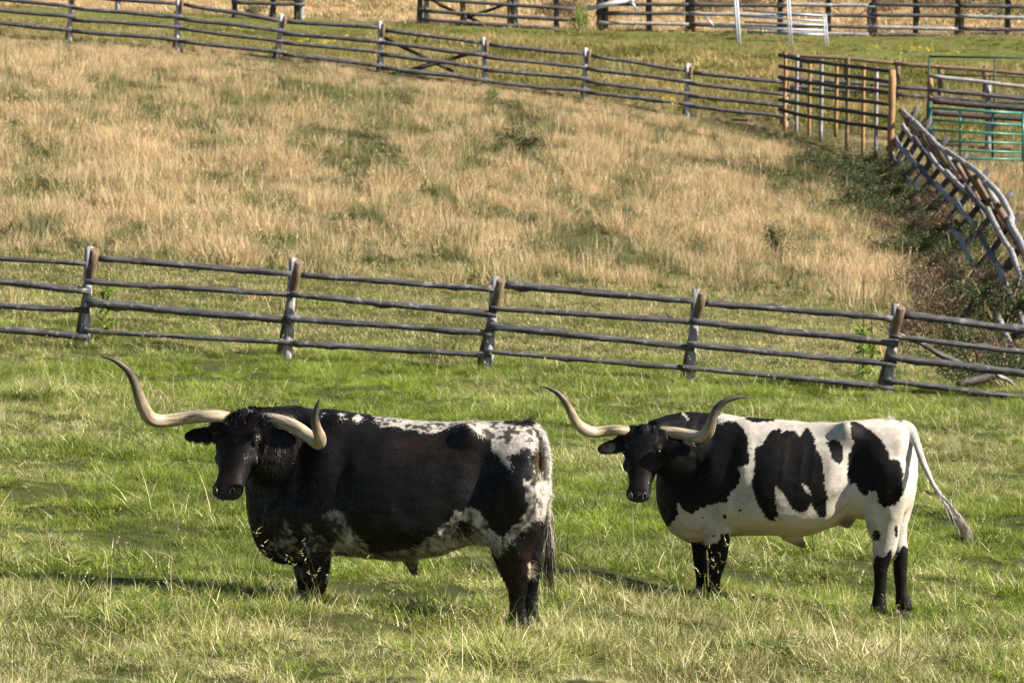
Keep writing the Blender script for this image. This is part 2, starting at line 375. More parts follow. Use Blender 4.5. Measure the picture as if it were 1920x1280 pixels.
pipe('upright', gf_, [below(at(1988, 240, 112)), at(1988, 109, 112)], .028, M_dkgreen)
pipe('top_bar', gf_, [at(1741, 106.5, 112), at(1865, 108, 112), at(1989, 109, 112)], .03, M_dkgreen)
pipe('lower_bar', gf_, [at(1742, 140, 112), at(1865, 143, 112), at(1988, 146, 112)], .022, M_dkgreen)
gg = empty('pipe_gate', gpt(1830, 100), 'bright green metal pipe gate behind the jackleg fence', 'gate')
for j, (ya, yb) in enumerate([(203, 213), (225, 235), (244, 253), (264, 269), (281, 286), (297, 299)]):
    pipe('bar', gg, [at(1746, ya, 100), at(1830, (ya+yb)/2, 100), at(1916, yb, 100)], .03 if j else .036, M_green)
for j, x in enumerate((1744, 1800, 1861, 1918)):
    t = (x-1744)/174; pipe('upright', gg, [at(x, 299+3*t, 100.06), at(x, 202+11*t, 100.06)], .034 if j in (0, 3) else .028, M_green if j != 2 else M_dkgreen)
log('hinge_post', gg, below(at(1742, 310, 100.3)), at(1743, 190, 100.3), .08, .075, M_dkgreen, 398, .01, 5, 8, .05, 1)
log('latch_post', gg, below(at(1926, 318, 100.3)), at(1926, 196, 100.3), .09, .08, M_brown, 399, .01, 5, 8, .05, 1)

# ------------------------------------------------------------------ jackleg fence running down the right edge
jf = empty('jackleg_fence', gpt(1850, 85), 'jackleg fence of crossed logs running down the right edge towards the bushes', 'fence')
JB = [  # low-rail joint, second, third, depth
 (1668, 283, 1679, 262, 1695, 240, 103), (1686, 312, 1700, 287, 1718, 264, 99.5), (1707, 344, 1727, 317, 1746, 296, 96), (1735, 376, 1758, 350, 1778, 328, 92),
 (1768, 409, 1796, 384, 1816, 358, 88), (1800, 446, 1832, 425, 1855, 398, 83), (1846, 532, 1874, 502, 1898, 474, 75), (1872, 594, 1914, 594, 1934, 556, 69), (1912, 668, 1950, 660, 1972, 630, 64)]
ends = []
for k, (ax, ay, bx, by, cx, cy, D) in enumerate(JB):
    dirx, diry = (cx-ax), (cy-ay); n_ = math.hypot(dirx, diry); dirx, diry = dirx/n_, diry/n_
    u_ = FPX/D
    foot = at(ax-.16*u_*dirx, ay-.16*u_*diry, D+.1); foot = below(foot, .05)
    top = at(cx+.66*u_*dirx, cy+.66*u_*diry, D+.1)
    log('leg', jf, foot, top, .075, .065, M_rail, 400+k, .01, 6, 9, .1, 3)
    # the crossing leg leans the other way, from the right-hand foot up to the left
    tl = at(cx-.12*u_, cy-(.50+.03*k)*u_, D-.05); fb = at(cx+.95*u_, cy+.62*u_, D-.05); fb[2] = gz(fb[0], fb[1])-.05
    log('leg', jf, fb, tl, .075, .065, M_post if k % 2 else M_brown, 420+k, .01, 6, 9, .1, 3)
    if k < len(JB)-1:
        h_ = [.5*(p+q) for p, q in zip(JB[k], JB[k+1])]; uh = FPX/h_[6]; ddx, ddy = h_[4]-h_[0], h_[5]-h_[1]; nn_ = math.hypot(ddx, ddy); ddx, ddy = ddx/nn_, ddy/nn_
        log('leg', jf, below(at(h_[0]-.16*uh*ddx, h_[1]-.16*uh*ddy, h_[6]+.1), .05), at(h_[4]+.55*uh*ddx, h_[5]+.55*uh*ddy, h_[6]+.1), .07, .06, M_dark, 640+k, .01, 6, 9, .1, 3)
        fh = at(h_[4]+.95*uh, h_[5]+.62*uh, h_[6]-.05); fh[2] = gz(fh[0], fh[1])-.05
        log('leg', jf, fh, at(h_[4]-.12*uh, h_[5]-(.46+.03*k)*uh, h_[6]-.05), .075, .065, M_brown, 660+k, .01, 6, 9, .1, 3)
        c_ = JB[k+1]
        for j, (i0, i1) in enumerate(((0, 1), (2, 3), (4, 5))):
            if j == 0 and k == 6: pass
            mid = .5*(at(ax, ay, D)+at(c_[0], c_[1], c_[6]))
            a0 = at(JB[k][i0]-3, JB[k][i1]-6, D-.12); a1 = at(c_[i0]+2, c_[i1]+4, c_[6]-.05)
            pts = spline([a0, a0+(a1-a0)*.35+np.array([-.01, 0, -.03]), a0+(a1-a0)*.7+np.array([-.01, 0, -.025]), a1], 9)
            V, F, W = tube(pts, np.linspace(.062, .05, 9), 9, .12, 440+k*3+j, 5); mesh_obj('rail', V-np.array(jf.location), F, M_post if (k+j) % 3 else M_rail, jf, True, {'wc': W})
        # crotch rail and a second rail on the far face
        t0 = at(cx-.04*u_, cy-(.44+.035*k)*u_, D); u2 = FPX/c_[6]; t1 = at(c_[4]+.02*u2, c_[5]-(.41+.035*k)*u2, c_[6])
        log('top_rail', jf, t0, t1, .07, .055, M_post, 480+k, .03, 8, 9, .12, 4)
        for q_ in (.35, .7):
            s0 = fb+(tl-fb)*q_; u_n = FPX/c_[6]; fbn = at(c_[4]+.95*u_n, c_[5]+.62*u_n, c_[6]-.05); fbn[2] = gz(fbn[0], fbn[1])-.05
            tln = at(c_[4]-.12*u_n, c_[5]-.50*u_n, c_[6]-.05); s1 = fbn+(tln-fbn)*q_
            log('rail', jf, s0+np.array([.08, 0, .04]), s1+np.array([.08, 0, .04]), .06, .05, M_brown, 500+k*2+int(q_*3), .02, 6, 8, .12, 3)

# ------------------------------------------------------------------ corral at the top of the picture
D3 = 135.0
c1 = empty('corral_fence', gpt(960, D3), 'log corral fence with crossed braces, top centre, left of the leafy sapling', 'fence')
for j, (x, yt, yb, mt) in enumerate([(787, -30, 42, M_dark), (800, -22, 40, M_post), (868, -24, 44, M_brown), (956, -20, 50, M_brown), (966, -18, 50, M_post), (1043, -14, 56, M_rail)]):
    log('post', c1, below(at(x, yb, D3)), at(x, yt, D3), .10, .09, mt, 520+j, .01, 5, 8, .1, 2)
for j, (a_, b_) in enumerate([((785, -20), (1080, -4)), ((788, -2), (1080, 18)), ((790, 20), (1080, 38)), ((790, 37), (1045, 54))]):
    log('rail', c1, at(*a_, D3-.12), at(*b_, D3-.12), .065, .06, M_rail, 530+j, .015, 9, 8, .1, 5)
for j, (a_, b_) in enumerate([((806, -2), (862, 28)), ((874, 34), (950, 8)), ((862, 28), (900, 42))]):
    log('cross_brace', c1, at(*a_, D3+.15), at(*b_, D3+.2), .06, .05, M_dark, 540+j, .02, 5, 8, .1, 2)
c4 = empty('corral_fence', gpt(1500, D3), 'longest corral fence, top right of the picture, behind the pale steel posts', 'fence')
for j, (x, yt, yb, mt) in enumerate([(1124, -20, 54, M_brown), (1135, -20, 54, M_rail), (1217, -20, 56, M_dark), (1290, -18, 60, M_dark), (1298, -18, 60, M_brown), (1463, -16, 63, M_dark), (1553, -14, 64, M_dark), (1631, 12, 66, M_post), (1639, -10, 66, M_brown), (1717, -12, 68, M_dark), (1796, -14, 70, M_dark), (1803, 24, 70, M_brown), (1889, -10, 72, M_dark), (1960, -10, 74, M_dark)]):
    log('post', c4, below(at(x, yb, D3)), at(x, yt, D3), .10, .09, mt, 550+j, .01, 5, 8, .1, 2)
xs = [1122, 1298, 1465, 1636, 1802, 1965]
for j, (ya, yb) in enumerate([(-10, -4), (8, 12), (24, 34), (45, 56), (58, 70)]):
    if j == 4: rng_ = range(2, 5)
    else: rng_ = range(5)
    for s_ in rng_:
        t0 = (xs[s_]-1122)/843; t1 = (xs[s_+1]-1122)/843
        log('rail', c4, at(xs[s_]-5, ya+(yb-ya)*t0+random.uniform(-2, 1), D3-.14), at(xs[s_+1]+5, ya+(yb-ya)*t1+random.uniform(-1, 2), D3-.12), .068, .06, M_rail if (s_+j) % 3 else M_post, 570+j*6+s_, .02, 8, 8, .1, 5)
c5 = empty('corral_fence', gpt(480, 133), 'short stretch of log rails at the top left, above the far fence', 'fence')
for j, (x, yt, yb, mt) in enumerate([(221, -40, 12, M_post), (440, -30, 20, M_dark), (512, -30, 22, M_dark), (556, -30, 26, M_dark), (565, -28, 26, M_post)]):
    log('post', c5, below(at(x, yb, 133)), at(x, yt, 133), .10, .09, mt, 610+j, .01, 5, 8, .1, 2)
for j, (a_, b_) in enumerate([((434, -8), (572, 0)), ((434, 4), (572, 9)), ((210, -14), (436, -4))]):
    log('rail', c5, at(*a_, 132.85), at(*b_, 132.85), .07, .065, M_rail, 620+j, .015, 7, 8, .1, 4)
pn = empty('livestock_panel', gpt(1460, 132), 'pale blue grey steel livestock panel leaning against the corral rails', 'panel')
for j, (a_, b_) in enumerate([((1392, 20), (1545, 30)), ((1392, 31), (1548, 40)), ((1396, 42), (1548, 48)), ((1330, 50), (1550, 58)), ((1400, 60), (1552, 66))]):
    pipe('bar', pn, [at(*a_, 132.5), at(*b_, 132.2)], .032, M_steel)
pipe('brace', pn, [at(1322, 30, 132.5), at(1342, 54, 132.5)], .028, M_galv)
for j, (x0, yt, x1, yb, lab) in enumerate([(1379, -12, 1386, 62, 'leftmost and widest of the three pale upright steel posts in front of the top corral'), (1477, -12, 1484, 64, 'middle pale upright steel post in front of the top corral'), (1546, 27, 1551, 68, 'shortest pale steel post, right end of the steel panel')]):
    q = empty('steel_post', gpt(x1, 131), lab, 'post', 'pale steel posts')
    w_ = .075 if j == 0 else .05
    for s_ in (-1, 1): pipe('channel', q, [below(at(x1+s_*2.2, yb, 131.3)), at(x0+s_*2.2, yt, 131.3)], w_*.55, M_white)
wp = empty('white_pole', at(1147, 8, 130), 'white pole lying slanted on the top corral beside the leafy sapling', 'pole')
pipe('shaft', wp, [at(1102, 17, 134.7), at(1190, -2, 134.7)], .085, M_white)
pipe('strut', wp, [at(1183, 0, 134.6), at(1194, 22, 134.6)], .04, M_galv)

# ------------------------------------------------------------------ leafy plants
def leaf_cloud(n, centers, radii, size, seed, flat_=.6, up=0.0):
    rr = np.random.default_rng(seed); centers = np.asarray(centers, float); radii = np.asarray(radii, float)
    k = rr.integers(0, len(centers), n); d = rr.normal(0, 1, (n, 3)); d /= np.linalg.norm(d, axis=1)[:, None]
    rad = rr.random(n)**.45
    P = centers[k]+d*(radii[k]*rad[:, None]); P[:, 2] = np.maximum(P[:, 2], .01)
    a = rr.normal(0, 1, (n, 3)); a[:, 2] += up; a /= np.linalg.norm(a, axis=1)[:, None]
    b = np.cross(a, rr.normal(0, 1, (n, 3))); b /= np.linalg.norm(b, axis=1)[:, None]
    s = size*rr.uniform(.6, 1.3, n)[:, None]
    c = np.cross(a, b)
    V = np.stack([P, P+a*s*.55+b*s*.28*flat_+c*s*.08, P+a*s*1.1, P+a*s*.55-b*s*.28*flat_+c*s*.08], 1).reshape(-1, 3)
    F = np.arange(4*n).reshape(n, 4)
    return V, F, np.repeat(rr.random(n), 4)
def stems(root, specs, mat, name='stem'):
    Vs = []; Fs = []; Ws = []; o = 0
    for pts, r in specs:
        V, F, W = tube(pts, np.linspace(r, r*.4, len(pts)), 5); Vs.append(V); Fs += [tuple(i+o for i in f) for f in F]; Ws.append(W); o += len(V)
    return mesh_obj(name, np.concatenate(Vs), Fs, mat, root, True, {'wc': np.concatenate(Ws)})
def shrub(px, Y, w, h, seed, mat, label, n=900, leaf=.06, group=None, name='shrub', cat='shrub', dx=0):
    g_ = gpt(px, Y); g_[2] -= .03; rt = empty(name, g_, label, cat, group); rr = np.random.default_rng(seed)
    nb = 9; cs = []; rs = []; sp_ = []
    for i in range(nb):
        a = rr.uniform(0, 6.28); r_ = w*.5*rr.random()**.6; hh = h*rr.uniform(.4, .95)*(1-.4*(r_/(w*.5))**2)
        c = np.array([math.cos(a)*r_, math.sin(a)*r_*.8, hh*.72]); cs.append(c); rs.append([w*.2*rr.uniform(.6, 1.3), w*.2, h*.26*rr.uniform(.7, 1.3)])
        sp_.append((spline([(0, 0, -.05), c*np.array([.4, .4, .5]), c+np.array([0, 0, h*.2])], 5), .012+.01*h))
    V, F, rn = leaf_cloud(n, cs, rs, leaf, seed)
    mesh_obj('foliage', V, F, mat, rt, False, {'rnd': rn}); stems(rt, sp_, M_stem, 'branches')
    return rt
G = 'bushes along the jackleg fence'
sh = [(1600, 99.5, 1.7, .55, M_leafdk, 'low dark bush left of the orange post, nearest the gate'), (1648, 97, 1.5, .6, M_leafdk, 'dark green bush under the far end of the jackleg fence'),
 (1580, 95, 1.6, .45, M_leafdk, 'flat dark bush farthest left on the slope below the gate'), (1632, 92.5, 1.6, .55, M_leafdk, 'dark leafy bush two bushes below the gate'),
 (1690, 92, 1.6, .6, M_leafdk, 'green bush in the shadow of the jackleg fence, halfway up'), (1728, 90, 1.3, .6, M_leafbr, 'brown bush against the legs of the jackleg fence, halfway up'),
 (1765, 86, 1.5, .6, M_leafdk, 'dark bush above the hollow left of the jackleg fence'), (1790, 81, 1.7, .8, M_leafdk, 'bright topped bush by the low end of the jackleg fence'),
 (1850, 74.5, 1.7, .7, M_leafbr, 'reddish brown bush between the two nearest jackleg frames'), (1770, 73.5, 1.7, .75, M_leafbr, 'brown twiggy bush on the left of the hollow'),
 (1806, 69, 1.5, .75, M_leafdk, 'dark green bush in the hollow just above the near fence'), (1880, 68.5, 1.6, .8, M_leafdk, 'dark bush below the jackleg fence at the right edge'),
 (1745, 64, 1.0, .6, M_leafbr, 'brown weeds right behind the fifth fence post'), (1830, 61, 1.5, .65, M_leafdk, 'dark undergrowth showing between the middle rails at the right'),
 (1905, 60, 1.3, .7, M_leafbr, 'brown undergrowth between the rails at the right edge'), (1890, 57.5, 1.5, .5, M_leafdk, 'dark green undergrowth below the bottom rail at the right edge')]
sh += [(1545, 98, 1.5, .5, M_leafdk, 'leftmost dark bush under the middle of the log gate'), (1610, 90, 1.4, .45, M_leafdk, 'small dark bush on the slope left of the jackleg fence, standing alone'), (1672, 88.5, 1.5, .6, M_leafdk, 'dark bush beside the brown one left of the jackleg fence'),
 (1712, 86, 1.4, .55, M_leafbr, 'brown bush left of the third buck up the jackleg fence'), (1735, 81.5, 1.5, .6, M_leafdk, 'dark bush at the upper rim of the hollow'), (1830, 85, 1.5, .6, M_leafdk, 'dark bush growing through the middle of the jackleg fence'),
 (1765, 78, 1.3, .6, M_leafbr, 'brown bush on the upper left slope of the hollow'), (1815, 77, 1.6, .7, M_leafdk, 'dark bush below the lowest rails of the jackleg fence'), (1730, 68.5, 1.3, .6, M_leafbr, 'russet weeds left of the hollow just above the near fence')]
for k, (px, Y, w, h, mt, lab) in enumerate([(1330, 145, 2.2, 1.1, M_leafbr, 'brown brush behind the top corral, left of the pale steel posts'), (1420, 148, 2, 1.2, M_leafdk, 'dark brush behind the steel panel of the top corral'), (1590, 144, 2.4, 1.2, M_leafbr, 'brown brush right of the shortest pale steel post'),
  (1680, 150, 2.4, 1.3, M_leafdk, 'dark brush behind the middle of the top right corral'), (1770, 145, 2.2, 1.1, M_leafbr, 'brown brush behind the top right corral, second from the right edge'), (1870, 142, 2.4, 1.2, M_leafdk, 'green brush behind the top corral nearest the right edge'), (1060, 142, 1.6, 1.0, M_leafbr, 'brown brush behind the leafy sapling'), (690, 148, 1.6, .9, M_leafdk, 'scrubby bush on the tan hillside left of the top corral')]):
    shrub(px, Y, w*1.3, h, 780+k, mt, lab, 1600, .10, 'brush on the hillside behind the corral')
for k, (px, Y, w, h, mt, lab) in enumerate(sh): shrub(px, Y, w*1.35, h*1.45, 700+k, mt, lab, 3200, .06, G)
shrub(1085, 133.6, .85, 1.25, 750, M_leaflt, 'bright leafy sapling standing before the top corral fence', 1500, .07, None, 'sapling', 'sapling')
shrub(965, 92, 1.1, .85, 751, M_leafdk, 'dark thistle clump with brown heads high on the dry slope', 900, .07, None, 'thistle', 'thistle')
shrub(1455, 78.5, .6, .95, 752, M_leafdk, 'single dark green thistle on the dry slope below the jackleg fence', 900, .06, None, 'thistle', 'thistle')
shrub(815, 56.2, .28, .4, 753, M_leafdk, 'small dark weed just behind the bottom rail left of the middle post', 160, .05, None, 'weed', 'weed')
shrub(925, 104, .45, .5, 754, M_leaflt, 'pale green weed at the foot of a far fence post', 260, .07, None, 'weed', 'weed')
shrub(480, 134.5, .9, .8, 755, M_leafdk, 'dark bush inside the short corral stretch at the top left', 500, .08, None, 'shrub', 'shrub')
def stalk(px, Y, h, label, leafy=True, group=None):
    g_ = gpt(px, Y); rt = empty('mullein_stalk', g_, label, 'tall weed', group)
    stems(rt, [(np.array([(0, 0, -.05), (.01, 0, h*.5), (.0, .01, h)]), .014)], M_thistle, 'stem')
    V, F, rn = leaf_cloud(150, [(0, 0, h*.12), (0, 0, h*.3), (0, 0, h*.45)], [(.10, .10, .12)]*3, .10, int(px), .7, .5)
    mesh_obj('foliage', V, F, M_leaflt, rt, False, {'rnd': rn})
    V, F, rn = leaf_cloud(90, [(0, 0, h*.6), (0, 0, h*.75), (0, 0, h*.9)], [(.018, .018, .12)]*3, .03, int(px)+1)
    mesh_obj('seed_spike', V, F, M_thistle, rt, False, {'rnd': rn})
stalk(201, 56.3, 1.52, 'tall mullein stalk beside the leftmost visible fence post')
stalk(1618, 57.3, 1.55, 'taller of the two yellow green mullein stalks left of the right fence post', True, 'pair of mullein stalks')
stalk(1634, 57.6, 1.2, 'shorter of the two yellow green mullein stalks left of the right fence post', True, 'pair of mullein stalks')
br = empty('fallen_branch', gpt(1830, 56.5), 'dead branch lying behind the bottom rail at the right edge', 'branch')
log('limb', br, at(1795, 722, 56.3), at(1866, 700, 56.6), .05, .07, M_dark, 801, .05, 8, 8, .15, 3)
log('twig', br, at(1866, 700, 56.6), at(1905, 722, 56.5), .04, .02, M_post, 802, .05, 6, 6, .15, 2)
def flowers(name, px, Y, w, n, label, h=.55):
    g_ = gpt(px, Y); rr = np.random.default_rng(int(px)); cs = np.stack([rr.normal(0, w, n), rr.normal(0, w*.5, n), h*rr.uniform(.6, 1.1, n)], -1)
    rt = empty(name, g_, label, 'flowers')
    stems(rt, [(np.array([(c[0]*.8, c[1]*.8, -.05), c]), .008) for c in cs], M_leafdk_s, 'stems')
    V, F, rn = leaf_cloud(n*9, cs, [(.05, .05, .03)]*n, .05, int(px)+9, 1.2); mesh_obj('blossom', V, F, M_yellow, rt, False, {'rnd': rn})
M_leafdk_s = flat('green_stem', (.12, .16, .04), .7)
flowers('goldenrod', 606, 112, .45, 30, 'patch of yellow flowers behind the far fence, upper left')
flowers('goldenrod', 1258, 106.5, .08, 6, 'single yellow flower head at the foot of the far fence')
flowers('goldenrod', 1700, 128, .8, 26, 'yellow flowers in the rank grass behind the corner gate')

# ------------------------------------------------------------------ grass
def blade_clump(name, n, rad, hmin, hmax, width, lean, curl, seed, mat, segs=3, seedhead=0.0):
    rr = np.random.default_rng(seed); V = []; F = []; rnd = []; tip = []; o = 0
    for i in range(n):
        a = rr.uniform(0, 6.28); r_ = rad*math.sqrt(rr.random()); base = np.array([math.cos(a)*r_, math.sin(a)*r_, -.015])
        la = a+rr.normal(0, 1.3); L = rr.uniform(hmin, hmax)*(1-.25*r_/rad); d = np.array([math.cos(la), math.sin(la), 0.0]); side = np.array([-d[1], d[0], 0])
        tw = rr.uniform(-.9, .9); side = side*math.cos(tw)+d*math.sin(tw)
        ln = abs(rr.normal(lean, lean*.5)); cu = abs(rr.normal(curl, curl*.4)); w = width*rr.uniform(.6, 1.3); pos = base.copy(); ang = ln; v_ = rr.random()
        for s in range(segs+1):
            t = s/segs; ww = w*(1-t)**.7 if s < segs else 0
            if s < segs:
                V += [pos-side*ww*.5, pos+side*ww*.5]; rnd += [v_, v_]; tip += [t, t]
            else: V.append(pos.copy()); rnd.append(v_); tip.append(1)
            ang += cu/segs; pos = pos+(d*math.sin(ang)+np.array([0, 0, math.cos(ang)]))*L/segs
            pos[2] = max(pos[2], .008)
        for s in range(segs-1): F.append((o+2*s, o+2*s+1, o+2*s+3, o+2*s+2))
        F.append((o+2*segs-2, o+2*segs-1, o+2*segs)); o += 2*segs+1
        if rr.random() < seedhead:      # feathery seed head
            for q in range(7):
                dd = rr.normal(0, 1, 3)*np.array([1, 1, .5])+d*.6+np.array([0, 0, .8]); dd /= np.linalg.norm(dd); b0 = pos-(pos-base)*rr.uniform(0, .22); ll = rr.uniform(.012, .032); sd_ = np.cross(dd, rr.normal(0, 1, 3)); sd_ /= np.linalg.norm(sd_)
                V += [b0-sd_*width*.7, b0+sd_*width*.7, b0+dd*ll]; F.append((o, o+1, o+2)); rnd += [-.1]*3; tip += [1]*3; o += 3
    me = bpy.data.meshes.new(name); me.from_pydata([tuple(v) for v in V], [], F); me.materials.append(mat)
    for k_, v_ in (('rnd', rnd), ('tip', tip)):
        a_ = me.attributes.new(k_, 'FLOAT', 'POINT'); a_.data.foreach_set('value', np.array(v_, dtype=np.float32))
    return bpy.data.objects.new(name, me)
def scatter(name, X, Y, idx, scl, dry, hue, protos, label, lean=0.15, sink=0.0):
    n = len(X); Z = ground_z(X, Y)-sink
    me = bpy.data.meshes.new(name); me.vertices.add(n); me.vertices.foreach_set('co', np.stack([X, Y, Z], -1).astype(np.float32).ravel())
    rr = np.random.default_rng(len(X))
    rot = np.stack([rr.normal(0, lean, n), rr.normal(0, lean, n), rr.uniform(0, 6.283, n)], -1)
    for k_, v_ in (('scl', scl), ('dry', dry), ('hue', hue)):
        a_ = me.attributes.new(k_, 'FLOAT', 'POINT'); a_.data.foreach_set('value', np.asarray(v_, dtype=np.float32))
    a_ = me.attributes.new('rot', 'FLOAT_VECTOR', 'POINT'); a_.data.foreach_set('vector', rot.astype(np.float32).ravel())
    a_ = me.attributes.new('idx', 'INT', 'POINT'); a_.data.foreach_set('value', np.asarray(idx, dtype=np.int32))
    o = link(bpy.data.objects.new(name, me)); tag(o, label, 'grass', None, 'stuff')
    col = bpy.data.collections.new(name+'_clumps')
    for p in protos: col.objects.link(p)
    ng = bpy.data.node_groups.new(name, 'GeometryNodeTree'); ng.interface.new_socket('Geometry', in_out='INPUT', socket_type='NodeSocketGeometry'); ng.interface.new_socket('Geometry', in_out='OUTPUT', socket_type='NodeSocketGeometry')
    N = ng.nodes; L = ng.links; gi = N.new('NodeGroupInput'); go = N.new('NodeGroupOutput'); ip = N.new('GeometryNodeInstanceOnPoints'); ci = N.new('GeometryNodeCollectionInfo')
    ci.inputs['Collection'].default_value = col; ci.inputs['Separate Children'].default_value = True; ci.inputs['Reset Children'].default_value = True
    def na(nm, ty):
        q = N.new('GeometryNodeInputNamedAttribute'); q.data_type = ty; q.inputs['Name'].default_value = nm; return q.outputs['Attribute']
    er = N.new('FunctionNodeEulerToRotation'); L.new(na('rot', 'FLOAT_VECTOR'), er.inputs[0])
    L.new(gi.outputs[0], ip.inputs['Points']); L.new(ci.outputs[0], ip.inputs['Instance']); ip.inputs['Pick Instance'].default_value = True
    L.new(na('idx', 'INT'), ip.inputs['Instance Index']); L.new(er.outputs[0], ip.inputs['Rotation']); L.new(na('scl', 'FLOAT'), ip.inputs['Scale'])
    L.new(ip.outputs[0], go.inputs[0])
    md = o.modifiers.new('scatter', 'NODES'); md.node_group = ng
    return o
def sample(y0, y1, dens, margin=2.0, k=.132):
    w = lambda y: 2*(k*y+margin)
    wm = w(y1); n = int(dens*(y1-y0)*wm); Y = rng.uniform(y0, y1, n); X = rng.uniform(-wm/2, wm/2, n)
    ok = np.abs(X) < w(Y)/2; return X[ok], Y[ok]
def blobs(px, py, L):
    s = np.zeros_like(px)
    for bx, by, rx, ry, w in L: s += w*np.exp(-((px-bx)/rx)**2-((py-by)/ry)**2)
    return s
P0 = lambda X, Y: np.stack([X, Y, 0*X], -1)

# pasture of the bulls
pr = [blade_clump('a_short', 72, .13, .04, .11, .0046, .65, 1.1, 1, M_meadow), blade_clump('b_short', 72, .14, .05, .14, .0044, .75, 1.1, 2, M_meadow),
      blade_clump('c_tuft', 115, .11, .09, .22, .0050, .5, 1.0, 3, M_meadow), blade_clump('d_tuft', 105, .14, .10, .26, .0046, .75, 1.3, 4, M_meadow),
      blade_clump('e_matted', 80, .20, .12, .27, .0042, 1.2, .45, 5, M_meadow), blade_clump('f_stalk', 5, .08, .35, .62, .003, .2, .45, 6, M_meadow, 4, .8)]
X, Y = sample(20.5, 58, 72, 2.2)
n = len(X); p = P0(X, Y); px, py = proj(X, Y, ground_z(X, Y))
big = fbm(p, 2.6, 20); mid = fbm(p, .8, 30); r = rng.random(n)
near = np.clip((31.5-Y)/6, 0, 1)
dry = .13+.42*near+.6*np.clip(mid*1.5, -.6, 1)*(.35+.65*near)+.28*np.clip(big*1.5, -.6, 1)
dry += blobs(px, py, [(120, 800, 160, 60, .22), (60, 1000, 120, 50, .25), (1800, 870, 120, 60, .25), (1500, 1240, 300, 50, .15), (870, 740, 90, 30, .2), (1130, 900, 90, 60, .12), (600, 700, 400, 40, -.2), (1350, 760, 500, 40, -.2), (200, 940, 160, 40, -.2)])
dry = np.clip(dry+.05+rng.normal(0, .17, n), .03, .95)
idx = np.where(r < .42, 0, 1); tuft = (fbm(p, .6, 40) > .16)
idx = np.where((r > .80) | (tuft & (r > .35)), np.where(rng.random(n) < .5, 2, 3), idx)
idx = np.where((rng.random(n) < .16+.22*near) & (dry > .3), 4, idx); idx = np.where(rng.random(n) < .006+.02*np.clip(dry-.3, 0, 1), 5, idx)
scl = rng.uniform(.7, 1.15, n)*np.where((Y > 33) & (idx < 2), .85, 1)*np.clip(1+1.35*fbm(p, .6, 44), .3, 2.2); scl = np.where((Y < 55) | (idx != 5), scl, .6)
dry = np.where(idx == 5, .97, dry)
ex = [(598, 1150), (606, 1165), (592, 1172), (640, 1190), (712, 1062), (722, 1060), (704, 1066), (520, 1180), (480, 1100), (180, 1150), (330, 1120), (1410, 1180), (1425, 1175), (1300, 1110), (1345, 1112), (1780, 1080), (1770, 1090), (1800, 1095), (880, 765), (930, 760), (920, 770), (1160, 1150), (1500, 1200), (90, 860), (280, 780), (1560, 1230), (1390, 1240), (200, 740)]
ep = []
for a_, b_ in ex:
    D_ = 28.0
    for _ in range(6): D_ = (CAMZ-gz((a_-960)/FPX*D_, D_))*FPX/(b_-120)
    ep.append(((a_-960)/FPX*D_, D_))
ep = np.array(ep); X = np.concatenate([X, ep[:, 0]]); Y = np.concatenate([Y, ep[:, 1]]); idx = np.concatenate([idx, np.full(len(ep), 5)]); scl = np.concatenate([scl, rng.uniform(.9, 1.25, len(ep))]); dry = np.concatenate([dry, np.full(len(ep), .97)]); p = P0(X, Y); n = len(X)
scatter('pasture_grass', X, Y, idx, scl, dry, np.clip(.5+.6*fbm(p, 1.3, 50)+.15*np.clip((Y-30)/15, 0, 1), 0, 1), pr, 'green pasture grass mixed with straw around the bulls')

X, Y = sample(58, 80, 38, 2.5); n = len(X); p = P0(X, Y); px, py = proj(X, Y, ground_z(X, Y))
ok = py > 470+40*np.clip(px/1900, 0, 1)+40*fbm(p, 3, 80); X, Y, p = X[ok], Y[ok], p[ok]; n = len(X)
pl = [blade_clump('a_lawn', 80, .20, .04, .10, .007, .6, .9, 51, M_meadow, 2), blade_clump('b_lawn', 80, .20, .05, .13, .007, .7, .9, 52, M_meadow, 2)]
scatter('lawn_grass', X, Y, rng.integers(0, 2, n), rng.uniform(.7, 1.2, n), np.clip(.52+.35*fbm(p, 1.6, 61)+rng.normal(0, .12, n), .05, .95), np.clip(.6+.5*fbm(p, 1.5, 62), 0, 1), pl, 'short yellow green turf behind the near fence')
